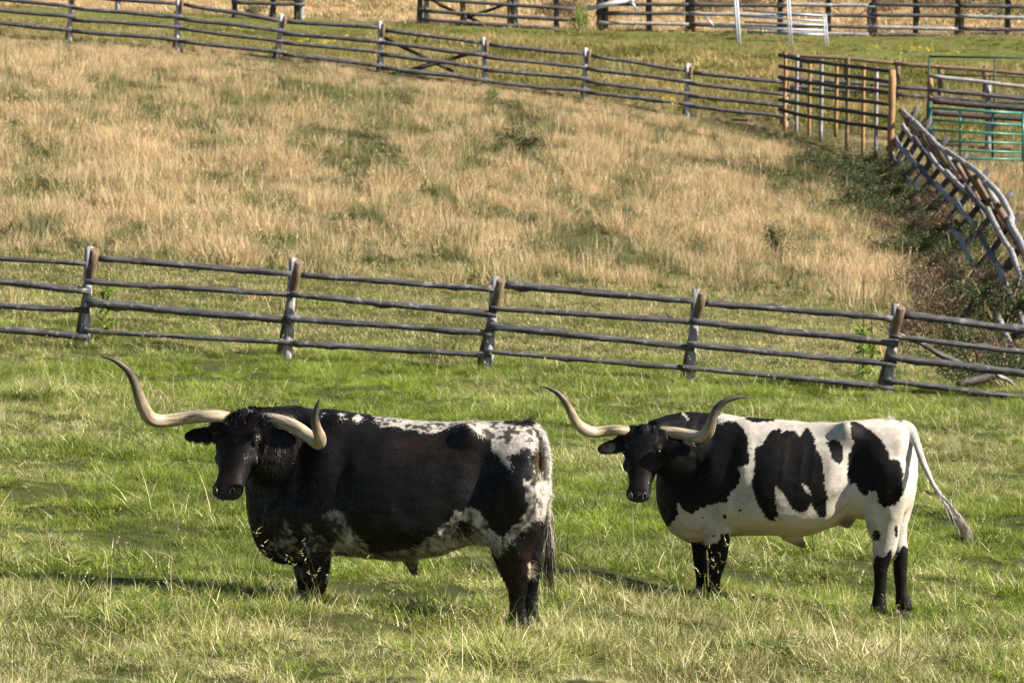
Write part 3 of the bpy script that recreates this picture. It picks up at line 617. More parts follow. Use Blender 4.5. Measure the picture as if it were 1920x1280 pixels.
# grazed strip behind the near fence, then the dry slope
ph = [blade_clump('a_low', 36, .22, .06, .15, .010, .4, .8, 11, M_hill, 2), blade_clump('b_low', 36, .22, .08, .18, .010, .5, .9, 12, M_hill, 2),
      blade_clump('c_hay', 80, .16, .22, .50, .0065, .26, .35, 13, M_hill, 3, .0), blade_clump('d_hay', 80, .22, .22, .58, .0065, .5, .4, 14, M_hill, 3, .03),
      blade_clump('e_forb', 70, .24, .10, .30, .024, .8, .6, 15, M_hill, 2)]
X, Y = sample(55.6, 109.5, 18, 3)
n = len(X); p = P0(X, Y); px, py = proj(X, Y, ground_z(X, Y))
big = fbm(p, 5, 60); mid = fbm(p, 1.6, 70)
lim = 555-50*np.clip((960-px)/900, -1, 1)+25*fbm(p, 3, 80)       # lower edge of the tall hay
tall = np.clip((lim-py)/45, 0, 1)
g = blobs(px, py, [(60, 260, 120, 40, .5), (570, 190, 150, 40, .45), (720, 260, 110, 60, .5), (950, 300, 100, 60, .7), (820, 350, 120, 40, .3), (80, 380, 160, 35, .5), (1100, 480, 130, 35, .3), (1560, 280, 90, 50, .9),
     (1660, 340, 60, 50, .5), (430, 330, 90, 30, .15), (1350, 300, 90, 20, .25), (1330, 560, 160, 40, .6), (520, 470, 80, 25, .5), (600, 500, 120, 20, .5), (1330, 250, 200, 30, .3), (1600, 430, 60, 60, .3),
     (150, 150, 120, 40, -.35), (400, 240, 150, 40, -.3), (1200, 330, 150, 60, -.35), (1380, 400, 120, 50, -.45), (700, 480, 90, 30, -.5), (450, 400, 250, 30, -.35), (1640, 460, 60, 60, -.7), (1660, 540, 60, 50, -.7), (1100, 230, 160, 40, -.25), (880, 430, 120, 40, -.3)])
sm = fbm(p, .75, 74); g += blobs(px, py, [(1600, 310, 70, 40, .8), (1690, 380, 70, 50, .8), (1770, 440, 60, 60, .8), (1810, 540, 80, 60, .9), (1850, 650, 130, 60, .9)])
st = np.clip(blobs(px, py, [(1600, 310, 70, 35, 1), (1690, 375, 60, 45, 1), (1770, 440, 50, 50, 1), (1820, 540, 70, 60, 1), (1860, 650, 120, 55, 1), (1455, 405, 22, 26, 1.2), (965, 275, 38, 24, 1)]), 0, 1)
dry = .42+.35*big+.9*mid+1.5*sm-g*.72
dry = np.where(tall > .5, dry, .30+.25*mid+.2*big+.12); dry = np.clip(dry+rng.normal(0, .22, n), .05, .99)
r = rng.random(n)
idx = np.where(tall > r, np.where(dry > .44, np.where(rng.random(n) < .5, 2, 3), np.where(rng.random(n) < .62, 4, np.where(rng.random(n) < .5, 0, 2))), np.where(rng.random(n) < .5, 0, 1))
idx = np.where((tall <= .2) & (rng.random(n) < .015), 2, idx)
scl = rng.uniform(.6, 1.25, n)*np.clip(1+.85*fbm(p, 1.0, 77), .35, 1.8); dry = np.where(idx == 4, np.clip(dry, 0, .5)*.35, dry)
scl = np.where(idx < 2, rng.uniform(.6, 1.1, n), scl)*(1-.65*st)*np.where(idx == 4, .9, 1)*np.clip((112-Y)/12, .45, 1)
scatter('slope_grass', X, Y, idx, scl, dry, np.clip(.4+.6*fbm(p, 3, 90), 0, 1), ph, 'tall blond dry grass and green weeds on the slope')

# rank green grass beyond the far fence and tan hillside behind the corral
pq = [blade_clump('a_rank', 44, .32, .15, .38, .018, .45, .7, 21, M_rank, 2), blade_clump('b_rank', 44, .32, .25, .60, .016, .35, .7, 22, M_rank, 2),
      blade_clump('c_weed', 60, .30, .15, .45, .035, .7, .6, 23, M_rank, 2)]
X, Y = sample(109, 134, 11, 3); n = len(X); p = P0(X, Y); px, py = proj(X, Y, ground_z(X, Y)); mid = fbm(p, 2.2, 100)
dry = np.clip(.50+.75*mid+blobs(px, py, [(870, 85, 90, 18, .3), (900, 50, 260, 9, -.5), (1500, 66, 420, 7, -.6), (1450, 110, 80, 30, .15), (1200, 100, 120, 30, .1)]), .03, .9)
idx = np.where(fbm(p, 3, 105) > .1, 1, 0); idx = np.where(rng.random(n) < .25, 2, idx)
scl = rng.uniform(.6, 1.2, n)*np.where(Y > 128, .5, 1)*np.where(px < 700, .55, 1)
scatter('rank_grass', X, Y, idx, scl, dry, np.clip(.55+.7*fbm(p, 4, 110), 0, 1), pq, 'rank green grass between the far fence and the corral')
pt = [blade_clump('a_tan', 40, .4, .12, .35, .02, .45, .7, 31, M_hill, 2), blade_clump('b_sage', 60, .35, .15, .5, .04, .6, .6, 32, M_hill, 2)]
X, Y = sample(134.5, 190, 6, 4); n = len(X); p = P0(X, Y); mid = fbm(p, 3.5, 120)
dry = np.clip(.75+.4*mid, .1, .99); scatter('hillside_grass', X, Y, np.where((mid < -.1) & (rng.random(n) < .5), 1, 0), rng.uniform(.5, 1.1, n), dry, rng.random(n), pt, 'dry tan grass on the hillside above the corral')

# ------------------------------------------------------------------ bulls
def inpoly(x, y, poly):
    poly = np.asarray(poly, float); n = len(poly); c = np.zeros(len(x), bool); j = n-1
    for i in range(n):
        xi, yi = poly[i]; xj, yj = poly[j]
        t = ((yi > y) != (yj > y)) & (x < (xj-xi)*(y-yi)/((yj-yi) if yj != yi else 1e-9)+xi); c ^= t; j = i
    return c
def loft(rings, seg=28, e=2.2):
    """rings: (centre, U (up half axis), V (side half axis), k egg factor)"""
    ph = np.linspace(0, 2*math.pi, seg, endpoint=False); V = []
    for c, U, W, k in rings:
        cc = np.sign(np.cos(ph))*np.abs(np.cos(ph))**(2/e); ss = np.sign(np.sin(ph))*np.abs(np.sin(ph))**(2/e)
        V.append(np.asarray(c)+np.outer(cc, U)+np.outer(ss*(1-k*cc), W))
    m = len(rings); F = []
    for i in range(m-1):
        for j in range(seg):
            q = (j+1) % seg; F.append((i*seg+j, i*seg+q, (i+1)*seg+q, (i+1)*seg+j))
    F.append(tuple(range(seg-1, -1, -1))); F.append(tuple((m-1)*seg+j for j in range(seg)))
    return np.concatenate(V), F
def dense(rows, n):
    return spline(np.array(rows, float), n)
class Bull:
    def __init__(s, name, label, D0, x0, theta, S):
        s.D0, s.x0, s.th, s.S = D0, x0, theta, S
        s.ax = np.array([-math.cos(theta), math.sin(theta), 0]); s.lat = np.array([-math.sin(theta), -math.cos(theta), 0])
        base = gpt(x0, D0); s.root = empty(name, base, label, 'bull'); s.base = base; s.V = []; s.F = []; s.o = 0
    def D(s, x): return s.D0+(s.x0-x)/s.S*math.tan(s.th)
    def add(s, V, F): s.V.append(V); s.F += [tuple(i+s.o for i in f) for f in F]; s.o += len(V)
    def trunk(s, rows, n=40, e=2.25):
        R_ = dense(rows, n); rings = []
        for x, yt, yb, hw, k in R_:
            c = at(x, (yt+yb)/2, s.D(x)); h = (yb-yt)/2/s.S*s.D(x)/s.D0
            rings.append((c, np.array([0, 0, h]), s.lat*hw, k))
        s.add(*loft(rings, 36, e))
    def leg(s, rows, off, n=26, e=2.1):
        R_ = dense(rows, n); rings = []
        for x, y, ha, hl in R_:
            d = s.D(x)-off*math.cos(s.th); c = at(x, y, d); rings.append((c, s.ax*(ha/s.S), s.lat*hl, 0))
        s.add(*loft(rings, 20, e)); return rings[-1][0]
    def sweep(s, pts, n=20, e=2.1, seg=24):
        """pts: (x,y,D,ru,rs)"""
        A = dense([(*at(p[0], p[1], p[2]), p[3], p[4]) for p in pts], n); C = A[:, :3]; T = np.gradient(C, axis=0); T /= np.linalg.norm(T, axis=1)[:, None]; rings = []
        for i in range(n):
            up = np.array([0, 0, 1.0]) if abs(T[i][2]) < .9 else -s.ax; sd_ = np.cross(T[i], up); sd_ /= np.linalg.norm(sd_); u = np.cross(sd_, T[i])
            rings.append((C[i], u*A[i, 3], sd_*A[i, 4], 0))
        s.add(*loft(rings, seg, e))
    def head(s, px, py, D, yaw, pitch, roll, sz, wm=1.12):
        Fh = np.array([-math.sin(yaw), -math.cos(yaw), 0]); Z = np.array([0, 0, 1.0]); Lh = np.array([math.cos(yaw), -math.sin(yaw), 0])
        A = math.cos(pitch)*Fh-math.sin(pitch)*Z; N = math.sin(pitch)*Fh+math.cos(pitch)*Z
        A2 = A*math.cos(roll)+Lh*math.sin(roll); L2 = Lh*math.cos(roll)-A*math.sin(roll)
        s.hA, s.hN, s.hL, s.hO, s.hs = A2, N, L2*wm, at(px, py, D), sz
        T_ = [(-.06, .10, .03, .06), (-.04, .155, .05, .10), (.02, .172, .072, .14), (.09, .160, .082, .165), (.17, .160, .080, .18), (.23, .150, .074, .215), (.30, .130, .066, .23), (.37, .110, .06, .205), (.44, .096, .056, .16), (.50, .098, .056, .12), (.555, .106, .058, .09), (.60, .100, .048, .075), (.63, .068, .028, .05), (.645, .035, .01, .025)]
        rings = []
        for q, hw, f, b in dense(T_, 36):
            q, hw, f, b = q*sz, hw*sz*wm, f*sz*1.05, b*sz*1.05
            rings.append((s.hO+A2*q+N*(f-b)/2, N*(f+b)/2, L2*hw, -.12))
        s.add(*loft(rings, 28, 2.45))
        for sg in (-1, 1):      # brow ridge, cheek
            s.ball(s.hp(.135, sg*.132, .034), .046*sz); s.ball(s.hp(.27, sg*.105, -.07), .075*sz); s.ball(s.hp(.57, sg*.060, .012), .048*sz); s.ball(s.hp(-.01, sg*.10, -.02), .085*sz); s.ball(s.hp(-.005, sg*.17, -.015), .066*sz)
        s.ball(s.hp(-.02, 0, .0), .085*sz)
    def hp(s, a, l, n): return s.hO+(s.hA*a+s.hL*l+s.hN*n)*s.hs
    def ball(s, c, r, sc=(1, 1, 1)):
        rings = []
        for t in np.linspace(-.98, .98, 10): rings.append((np.asarray(c)+np.array([0, 0, t*r*sc[2]]), np.array([0, 1, 0])*r*sc[1]*math.sqrt(1-t*t), np.array([1, 0, 0])*r*sc[0]*math.sqrt(1-t*t), 0))
        s.add(*loft(rings, 14, 2))
    def ear(s, sg, base, tip, w):
        b = np.asarray(base); t_ = np.asarray(tip); ax = t_-b; L = np.linalg.norm(ax); ax /= L; nrm = s.hN*.8+s.hA*.0+s.hL*.0-ax*np.dot(s.hN*.8, ax); nrm /= np.linalg.norm(nrm); wd = np.cross(ax, nrm); rings = []
        for q, ww, th in dense([(0, .45, 1.0), (.15, .7, .8), (.35, 1, .62), (.6, .95, .55), (.85, .74, .5), (1, .32, .3)], 14):
            rings.append((b+ax*L*q-np.array([0, 0, .02])*q, nrm*.028*th, wd*w*ww, 0))
        s.add(*loft(rings, 18, 2))
    def finish(s, color, voxel=.0125, smooth=7, bumps=(), mat=None):
        V = np.concatenate(s.V)-s.base
        me = bpy.data.meshes.new('body'); me.from_pydata([tuple(v) for v in V], [], s.F); tmp = bpy.data.objects.new('tmp', me); scene.collection.objects.link(tmp)
        m = tmp.modifiers.new('r', 'REMESH'); m.mode = 'VOXEL'; m.voxel_size = voxel; m.adaptivity = 0
        q = tmp.modifiers.new('s', 'SMOOTH'); q.factor = .5; q.iterations = smooth
        dg = bpy.context.evaluated_depsgraph_get(); ev = tmp.evaluated_get(dg); me2 = bpy.data.meshes.new_from_object(ev)
        bpy.data.objects.remove(tmp); bpy.data.meshes.remove(me)
        n = len(me2.vertices); co = np.empty(n*3, np.float32); me2.vertices.foreach_get('co', co); co = co.reshape(-1, 3).astype(float)
        no = np.empty(n*3, np.float32); me2.vertices.foreach_get('normal', no); no = no.reshape(-1, 3).astype(float)
        w = co+s.base; px, py = proj(w[:, 0], w[:, 1], w[:, 2])
        near = np.clip(np.abs(no@s.lat)*1.6+.1, 0, 1)
        d = np.zeros(n)
        for bx, by, rx, ry, ang, a in bumps:
            c_, s_ = math.cos(R(ang)), math.sin(R(ang)); u = (px-bx)*c_+(py-by)*s_; v = -(px-bx)*s_+(py-by)*c_
            d += a*np.exp(-(u/rx)**2-(v/ry)**2)*near
        hd = np.linalg.norm(w-s.hp(.3, 0, 0), axis=1) > .45
        d = d*hd*1.75
        d += (.006*vnoise(co, .13, 200)+.0028*vnoise(co*np.array([.5, 1, .8]), .035, 202))
        co += no*d[:, None]
        for sg in (-1, 1):      # nostrils and eye sockets pressed in
            for (a, l, nn, r_, dep) in ((.605, sg*.055, .045, .022, .026), (.165, sg*.155, .03, .024, .012), (.66, 0, -.02, .0, 0)):
                if r_ == 0: continue
                dist = np.linalg.norm(co+s.base-s.hp(a, l, nn), axis=1); co -= no*(dep*np.exp(-(dist/r_)**2))[:, None]
        me2.vertices.foreach_set('co', co.astype(np.float32).ravel()); me2.update()
        col = color(px, py, co+s.base, no, s)
        c4 = np.ones((n, 4), np.float32); c4[:, :3] = col
        a_ = me2.attributes.new('col', 'FLOAT_COLOR', 'POINT'); a_.data.foreach_set('color', c4.ravel())
        me2.polygons.foreach_set('use_smooth', np.ones(len(me2.polygons), bool)); me2.materials.clear(); me2.materials.append(M_coat); me2.name = 'body'
        s.body = link(bpy.data.objects.new('body', me2), s.root); s.color = color; return s.body
    def fur(s, N, lenf, width, seed):
        me = s.body.data; me.calc_loop_triangles(); m = len(me.loop_triangles); tv = np.empty(m*3, np.int32); me.loop_triangles.foreach_get('vertices', tv); tv = tv.reshape(-1, 3)
        n = len(me.vertices); co = np.empty(n*3, np.float32); me.vertices.foreach_get('co', co); co = co.reshape(-1, 3).astype(float)
        no = np.empty(n*3, np.float32); me.vertices.foreach_get('normal', no); no = no.reshape(-1, 3).astype(float)
        a, b, c = co[tv[:, 0]], co[tv[:, 1]], co[tv[:, 2]]; ar = np.linalg.norm(np.cross(b-a, c-a), axis=1); rr = np.random.default_rng(seed)
        k = rr.choice(m, N, p=ar/ar.sum()); u = rr.random((N, 2)); fl = u.sum(1) > 1; u[fl] = 1-u[fl]
        P = a[k]+(b[k]-a[k])*u[:, :1]+(c[k]-a[k])*u[:, 1:]; Nn = no[tv[k, 0]]*(1-u.sum(1))[:, None]+no[tv[k, 1]]*u[:, :1]+no[tv[k, 2]]*u[:, 1:]; Nn /= np.linalg.norm(Nn, axis=1)[:, None]
        w = P+s.base; px, py = proj(w[:, 0], w[:, 1], w[:, 2])
        L, lift, curl = lenf(px, py, w, Nn, s)
        hd = np.exp(-np.clip(np.linalg.norm(w-s.hp(.3, 0, 0), axis=1)-.25, 0, 9)**2/.02)
        flow = -s.ax*.75+np.array([0, 0, -.55]); flow = flow[None, :]*(1-hd[:, None])+(s.hA)[None, :]*hd[:, None]
        clp = np.stack([vnoise(w, .07, 210), vnoise(w, .07, 211), vnoise(w, .07, 212)], -1)
        flow = flow+clp*(.45+curl[:, None]*1.6)+rr.normal(0, .22, (N, 3))
        T = flow-Nn*np.sum(flow*Nn, axis=1)[:, None]; T /= np.linalg.norm(T, axis=1)[:, None]+1e-9
        d1 = T+Nn*lift[:, None]; d1 /= np.linalg.norm(d1, axis=1)[:, None]
        d2 = T+Nn*(lift*.15-.12)[:, None]+rr.normal(0, .2, (N, 3))*(1+3*curl[:, None]); d2[:, 2] -= .25; d2 /= np.linalg.norm(d2, axis=1)[:, None]
        sd_ = np.cross(T, Nn); L = (L*rr.uniform(.6, 1.25, N)*(1+.4*vnoise(w, .09, 251)))[:, None]; W_ = width*rr.uniform(.7, 1.3, N)[:, None]
        p0 = P-Nn*.003; p1 = p0+d1*L*.5; p2 = p1+d2*L*.5
        V = np.stack([p0-sd_*W_*.5, p0+sd_*W_*.5, p1-sd_*W_*.42, p1+sd_*W_*.42, p2], 1).reshape(-1, 3); o = np.arange(N)*5
        F = np.stack([np.stack([o, o+1, o+3], -1), np.stack([o, o+3, o+2], -1), np.stack([o+2, o+3, o+4], -1)], 1).reshape(-1, 3)
        colr = s.color(px+rr.normal(0, 2.6, N), py+rr.normal(0, 3.2, N), w, Nn, s); colr = colr*(rr.uniform(.6, 1.45, N)*(1+.35*vnoise(w, .05, 250)))[:, None]
        h = mesh_obj('coat_hair', V, F, M_hair, s.root, True, None, np.repeat(np.clip(colr, 0, .9), 5, axis=0)); h['kind'] = 'stuff'
    def strands(s, name, roots, dirs, L, width, cols, seed, droop=.5, curl=.3):
        """long strands: roots (n,3) world, dirs (n,3)"""
        n = len(roots); rr = np.random.default_rng(seed); seg = 6; pos = roots-s.base; d = dirs/np.linalg.norm(dirs, axis=1)[:, None]; V = []
        sd_ = np.cross(d, rr.normal(0, 1, (n, 3))); sd_ /= np.linalg.norm(sd_, axis=1)[:, None]
        ph_ = rr.uniform(0, 6.28, n)
        for i in range(seg+1):
            w_ = (width*(1-(i/seg)**2*.85))[:, None] if i < seg else np.zeros((n, 1))+.0004
            V += [pos-sd_*w_*.5, pos+sd_*w_*.5]
            wob = np.stack([np.sin(ph_+i*1.3), np.cos(ph_*1.7+i*1.1), 0*ph_], -1)*curl
            d = d+np.array([0, 0, -droop/seg])+wob*.5; d /= np.linalg.norm(d, axis=1)[:, None]; pos = pos+d*(L/seg)[:, None]
        V = np.stack(V, 1); m = V.shape[1]; o = np.arange(n)*m
        F = np.concatenate([np.stack([o+2*i, o+2*i+1, o+2*i+3, o+2*i+2], -1) for i in range(seg)])
        h = mesh_obj(name, V.reshape(-1, 3), F, M_hair, s.root, True, None, np.repeat(cols, m, axis=0)); h['kind'] = 'stuff'; return h
    def horn(s, pts, dh, cream, tipc, dark_from=.62, grad=.22):
        A = dense([(*at(x, y, dh+dd), th*.46/s.S) for x, y, th, dd in pts], 48)
        V, F, W = tube(A[:, :3], A[:, 3], 20, .05, int(pts[0][0]), 0)
        t = np.repeat(np.linspace(0, 1, 48), 20); n_ = vnoise(V, .03, 220)*.04+vnoise(V, .1, 221)*.05
        f = np.clip((t+n_-dark_from)/grad, 0, 1)[:, None]; tan = np.clip((t+n_-.38)/.3, 0, 1)[:, None]*.45
        base = np.array(cream)*(1-tan)+np.array((.30, .22, .13))*tan; b0 = np.clip((.10-t)/.1, 0, 1)[:, None]*.5
        col = (base*(1-b0)+np.array((.25, .2, .14))*b0)*(1-f)+np.array(tipc)*f
        mesh_obj('horn', V-s.base, F, M_horn, s.root, True, {'wc': W}, col)
    def eye(s, sg):
        c = s.hp(.168, sg*.145, .028)-s.base; rings = []
        for t in np.linspace(-.98, .98, 9): rings.append((c+np.array([0, 0, t*.021]), np.array([0, 1, 0])*.021*math.sqrt(1-t*t), np.array([1, 0, 0])*.021*math.sqrt(1-t*t), 0))
        V, F = loft(rings, 14, 2); mesh_obj('eye', V, F, M_eye, s.root)
        # lids: a soft ring of skin
        a = np.linspace(0, 6.283, 15)[:-1]; out = (s.hL*sg*.9+s.hN*.45); out /= np.linalg.norm(out); u = np.cross(out, s.hA); u /= np.linalg.norm(u); v = np.cross(out, u)
        path = [c+out*.008+u*math.cos(t)*.019+v*math.sin(t)*.026 for t in a]; path.append(path[0])
        V, F, W = tube(path, .0045, 6); mesh_obj('eyelid', V, F, M_coat, s.root, True, None, np.full((len(V), 3), .012))
    def nostril(s, sg):
        c = s.hp(.598, sg*.060, .050)-s.base; nrm = s.hN*.75+s.hA*.35+s.hL*sg*.5; nrm /= np.linalg.norm(nrm); u = np.cross(nrm, s.hA); u /= np.linalg.norm(u); v = np.cross(nrm, u)
        a = np.linspace(-.6, 4.6, 12); path = [c+u*math.cos(t)*.016*sg+v*math.sin(t)*.024 for t in a]
        V, F, W = tube(path, .0062, 7); mesh_obj('nostril_rim', V, F, M_nose, s.root, True)
    def hoof(s, c, w):
        g_ = gz(c[0], c[1]); cc = np.array([c[0], c[1], g_])-s.base; rings = []
        for z, k in ((-.02, 1.12), (.02, 1.08), (.07, .9), (.09, .5)): rings.append((cc+np.array([0, 0, z])+s.ax*.02*(1-z*8), s.ax*w*k*1.15, s.lat*w*k, 0))
        V, F = loft(rings, 16, 2.3); mesh_obj('hoof', V, F, M_hoof, s.root)

BLK = np.array((.0045, .0037, .0034)); WHT = np.array((.47, .43, .37)); CRM = np.array((.52, .40, .22))
def cr(pts, ox, oy, k): return [(ox+x/k, oy+y/k) for x, y in pts]

# ---- bull on the left
def col1(px, py, w, no, s):
    n = len(px); n1 = vnoise(w, .045, 230); n2 = vnoise(w, .02, 231); n3 = vnoise(w, .09, 232)
    x = px+n1*6+n2*3; y = py+n3*7+n2*3; k = 2.909
    P = lambda pts: inpoly(x, y, cr(pts, 440, 740, k))
    wh = np.zeros(n)
    back = P([(750, 60), (760, 140), (800, 168), (900, 190), (1000, 200), (1090, 195), (1180, 178), (1250, 175), (1290, 205), (1330, 245), (1380, 255), (1400, 300), (1440, 325), (1510, 400), (1490, 330), (1540, 318), (1570, 280), (1640, 295), (1690, 350), (1760, 330), (1760, 40)])
    mott = np.clip((x-755)/70, 0, 1)*.5*((px > 900) & (py < 840))
    sp_ = (vnoise(w*np.array([1, 1, .55]), .022, 233)+.5*vnoise(w, .06, 234))
    wh = np.where(back, np.where(((px > 905) & (py < 830) & (sp_ > .10)) | ((px > 690) & (px < 900) & (sp_ > .30)), .10, .80+.25*n2), wh)
    wh = np.where((px > 945) & (px < 1003) & (py < 800-.0*px) & (py < 797+8*n1), 0, wh)
    for (cx, cy, r_) in ((578, 120, 17), (672, 130, 26), (487, 108, 7)):
        wh = np.where((px-440-cx/k)**2+((py-740-cy/k)*1.3)**2 < (r_/k*(1+.5*n2))**2, 1, wh)
    under = P([(1760, 340), (1690, 380), (1660, 410), (1640, 520), (1610, 440), (1605, 500), (1570, 470), (1600, 600), (1560, 690), (1500, 730), (1465, 775), (1400, 725), (1350, 690), (1300, 610), (1240, 655), (1200, 640), (1100, 740), (1040, 795), (960, 825), (900, 840), (800, 865), (730, 855), (690, 800), (650, 735), (600, 690), (560, 770), (530, 830), (500, 1000), (1300, 1000), (1380, 820), (1420, 890), (1480, 815), (1530, 795), (1580, 735), (1660, 690), (1760, 700)])
    wh = np.where(under, np.where(sp_ > .42, .10, np.clip(.62+.5*n2-.5*np.clip(sp_, -1, .4), .15, .95)), wh)
    wh = np.where(inpoly(x, y, cr([(1190, 700), (1290, 690), (1310, 740), (1260, 770), (1200, 760)], 440, 740, k)), 0, wh)
    bris = P([(150, 850), (230, 780), (265, 665), (310, 740), (350, 805), (380, 690), (420, 700), (450, 770), (500, 745), (488, 640), (530, 615), (600, 650), (605, 700), (560, 780), (530, 840), (460, 850), (375, 880), (375, 1000), (100, 960)])
    wh = np.where(bris, np.where(sp_ > -.05, .04, np.clip(.36+.4*n2, .1, .8)), wh)
    wh = np.where((np.abs(px-996) < 5+2*n2) & (np.abs(py-1068) < 14), .7, wh)
    tail = (px > 1016) & (py > 815)
    wh = np.where(tail & (py < 965), .95, wh)
    hd = np.linalg.norm(w-s.hp(.3, 0, 0), axis=1) < .42
    wh = np.where(hd, 0, wh)
    low = np.clip((py-1010)/40, 0, 1)*.5
    white = WHT*(1-low[:, None])+CRM*low[:, None]
    c = BLK*(1-wh[:, None])+white*wh[:, None]
    brn = np.clip(vnoise(w, .25, 235)-.1, 0, 1)[:, None]*.6*(1-wh[:, None]); c = c+brn*np.array((.014, .005, .003))
    dirt = np.exp(-((px-1009)/7)**2-((py-868)/30)**2)[:, None]*.9; c = c*(1-dirt)+np.array((.10, .07, .03))*dirt
    mz = np.clip((np.sum((w-s.hO)*s.hA, axis=1)/s.hs-.56)/.02, 0, 1)*hd; c = c*(1-mz[:, None])+np.array((.035, .028, .027))*mz[:, None]
    for sg in (-1, 1):
        q = np.linalg.norm(w-s.hp(.605, sg*.055, .03), axis=1); c = c*(1-np.exp(-(q/.018)**2)*.95)[:, None]
    return c
S1 = 264.0
b1 = Bull('longhorn_bull', 'mostly black longhorn bull on the left, speckled white along back, belly and rump', 28.0, 760, R(15), S1)
b1.trunk([(1020, 845, 925, .09, 0), (1012, 814, 980, .18, .1), (997, 793, 1010, .255, .12), (970, 787, 1020, .29, .1), (930, 788, 1024, .31, .12), (885, 790, 1022, .34, .18), (840, 790, 1034, .37, .2), (790, 787, 1046, .39, .18), (740, 782, 1048, .40, .18),
          (690, 776, 1044, .395, .18), (640, 770, 1040, .375, .2), (595, 765, 1046, .35, .25), (550, 764, 1058, .325, .25), (515, 772, 1052, .27, .2), (488, 800, 1028, .21, .1), (472, 850, 985, .12, 0), (464, 885, 955, .05, 0)], 54)
hind = [(968, 850, 12, .03), (968, 872, 38, .10), (968, 930, 58, .15), (966, 985, 52, .135), (960, 1025, 42, .105), (963, 1055, 34, .08), (968, 1080, 28, .062), (970, 1105, 19, .047), (970, 1130, 16, .042), (971, 1150, 17, .046), (970, 1168, 22, .055), (969, 1182, 22, .055)]
l1 = b1.leg(hind, .205)
l2 = b1.leg([(978, 860, 10, .03), (978, 885, 32, .09), (982, 940, 50, .14), (984, 985, 42, .12), (985, 1025, 32, .09), (988, 1055, 26, .07), (991, 1080, 20, .055), (994, 1100, 15, .045), (994, 1125, 13, .04), (995, 1145, 14, .044), (994, 1165, 17, .05)], -.17)
l3 = b1.leg([(596, 840, 14, .03), (594, 880, 46, .09), (592, 950, 52, .115), (592, 1005, 42, .10), (593, 1040, 31, .08), (594, 1065, 24, .065), (594, 1085, 21, .06), (594, 1105, 16, .045), (594, 1125, 15, .045), (593, 1145, 20, .055)], .25)
l4 = b1.leg([(570, 890, 12, .03), (567, 920, 38, .09), (566, 980, 40, .11), (568, 1030, 30, .09), (570, 1060, 20, .065), (571, 1085, 17, .055), (572, 1110, 14, .045), (572, 1135, 16, .05)], -.16)
dh1 = b1.D(450)-.42
b1.sweep([(640, 890, b1.D(640), .40, .27), (580, 870, b1.D(580)-.05, .38, .25), (530, 850, b1.D(530)-.14, .30, .21), (490, 838, b1.D(490)-.25, .23, .18), (462, 830, dh1+.10, .17, .15)], 22)
b1.sweep([(600, 800, b1.D(600)-.05, .12, .16), (550, 788, b1.D(550)-.08, .10, .14), (500, 786, b1.D(500)-.22, .085, .13), (460, 786, dh1+.06, .07, .10)], 14)
b1.head(452, 792, dh1, R(24), R(62), R(2), .91, 1.19)
b1.ear(-1, b1.hp(.06, -.10, -.05), at(343, 812, dh1+.10), .072)
b1.ear(1, b1.hp(.08, .13, .0), at(556, 824, dh1-.20), .075)
b1.sweep([(760, 1030, b1.D(760), .05, .06), (770, 1050, b1.D(770), .05, .045), (775, 1066, b1.D(775), .03, .03), (776, 1074, b1.D(776), .012, .012)], 10)
b1.sweep([(985, 796, b1.D(985), .045, .05), (1006, 802, b1.D(1008), .036, .042), (1019, 828, b1.D(1022)-.06, .030, .035), (1026, 870, b1.D(1029)-.09, .028, .034), (1028, 930, b1.D(1030)-.09, .024, .030), (1028, 990, b1.D(1028)-.04, .016, .018), (1027, 1030, b1.D(1027)-.04, .01, .012)], 26, 2, 12)
b1.finish(col1, .0125, 7, [(880, 815, 28, 22, 0, .045), (905, 890, 30, 55, 15, -.034), (600, 860, 30, 70, 10, .022), (640, 900, 18, 90, 8, -.009), (560, 900, 14, 80, 5, -.016), (960, 900, 40, 45, 0, .018), (740, 1000, 100, 30, 0, .015), (990, 850, 16, 30, 10, .012), (860, 1000, 30, 22, 30, -.015), (560, 960, 30, 25, 0, .012)]+ [(700, 880, 60, 60, 0, .012), (830, 930, 26, 60, 5, -.007), (520, 900, 20, 70, 0, .012), (955, 960, 14, 50, -12, -.014), (1000, 930, 10, 60, 0, .010), (640, 790, 30, 16, 0, .016), (760, 800, 120, 10, 0, -.006), (610, 985, 24, 20, 0, .016), (965, 1035, 16, 20, 0, .01), (470, 900, 10, 40, 0, .01), (535, 880, 6, 60, 12, -.012), (505, 900, 5, 60, 14, -.010)])
def len1(px, py, w, no, s):
    n = len(px); t = np.sum((w-s.hO)*s.hA, axis=1)/s.hs; hd = np.linalg.norm(w-s.hp(.2, 0, 0), axis=1)
    isH = (hd < .36) & (px < 520); L = np.full(n, .026); L += .012*(py > 1000)
    lift = np.full(n, .30); curl = np.full(n, .25)
    poll = (np.linalg.norm(w-s.hp(.01, 0, .0), axis=1) < .20); L = np.where(isH, .018, L); curl = np.where(isH, .12, curl); lift = np.where(isH, .35, lift)
    L = np.where(poll, .042, L); lift = np.where(poll, 1.1, lift); curl = np.where(poll, .9, curl)
    ear = ((px < 398) | ((px > 505) & (px < 556) & (py > 795) & (py < 850) & (w[:, 1] < s.D(520)-.42))) & (py < 850); L = np.where(ear, .045, L); lift = np.where(ear, .35, lift)
    nk = (px > 480) & (px < 620) & (py < 1000); L = np.where(nk & ~ear & ~poll, .036, L)
    mz = t > .56; L = np.where(mz & isH, .003, L)
    tl = (px > 1012); L = np.where(tl, .04, L); lift = np.where(tl, .35, lift)
    bel = (no[:, 2] < -.5) & (px > 640) & (px < 930); L = np.where(bel, .05, L); lift = np.where(bel, .5, lift)
    return L, lift, curl
b1.fur(120000, len1, .0040, 41)
def tips(n, a, seed): rr = np.random.default_rng(seed); return rr
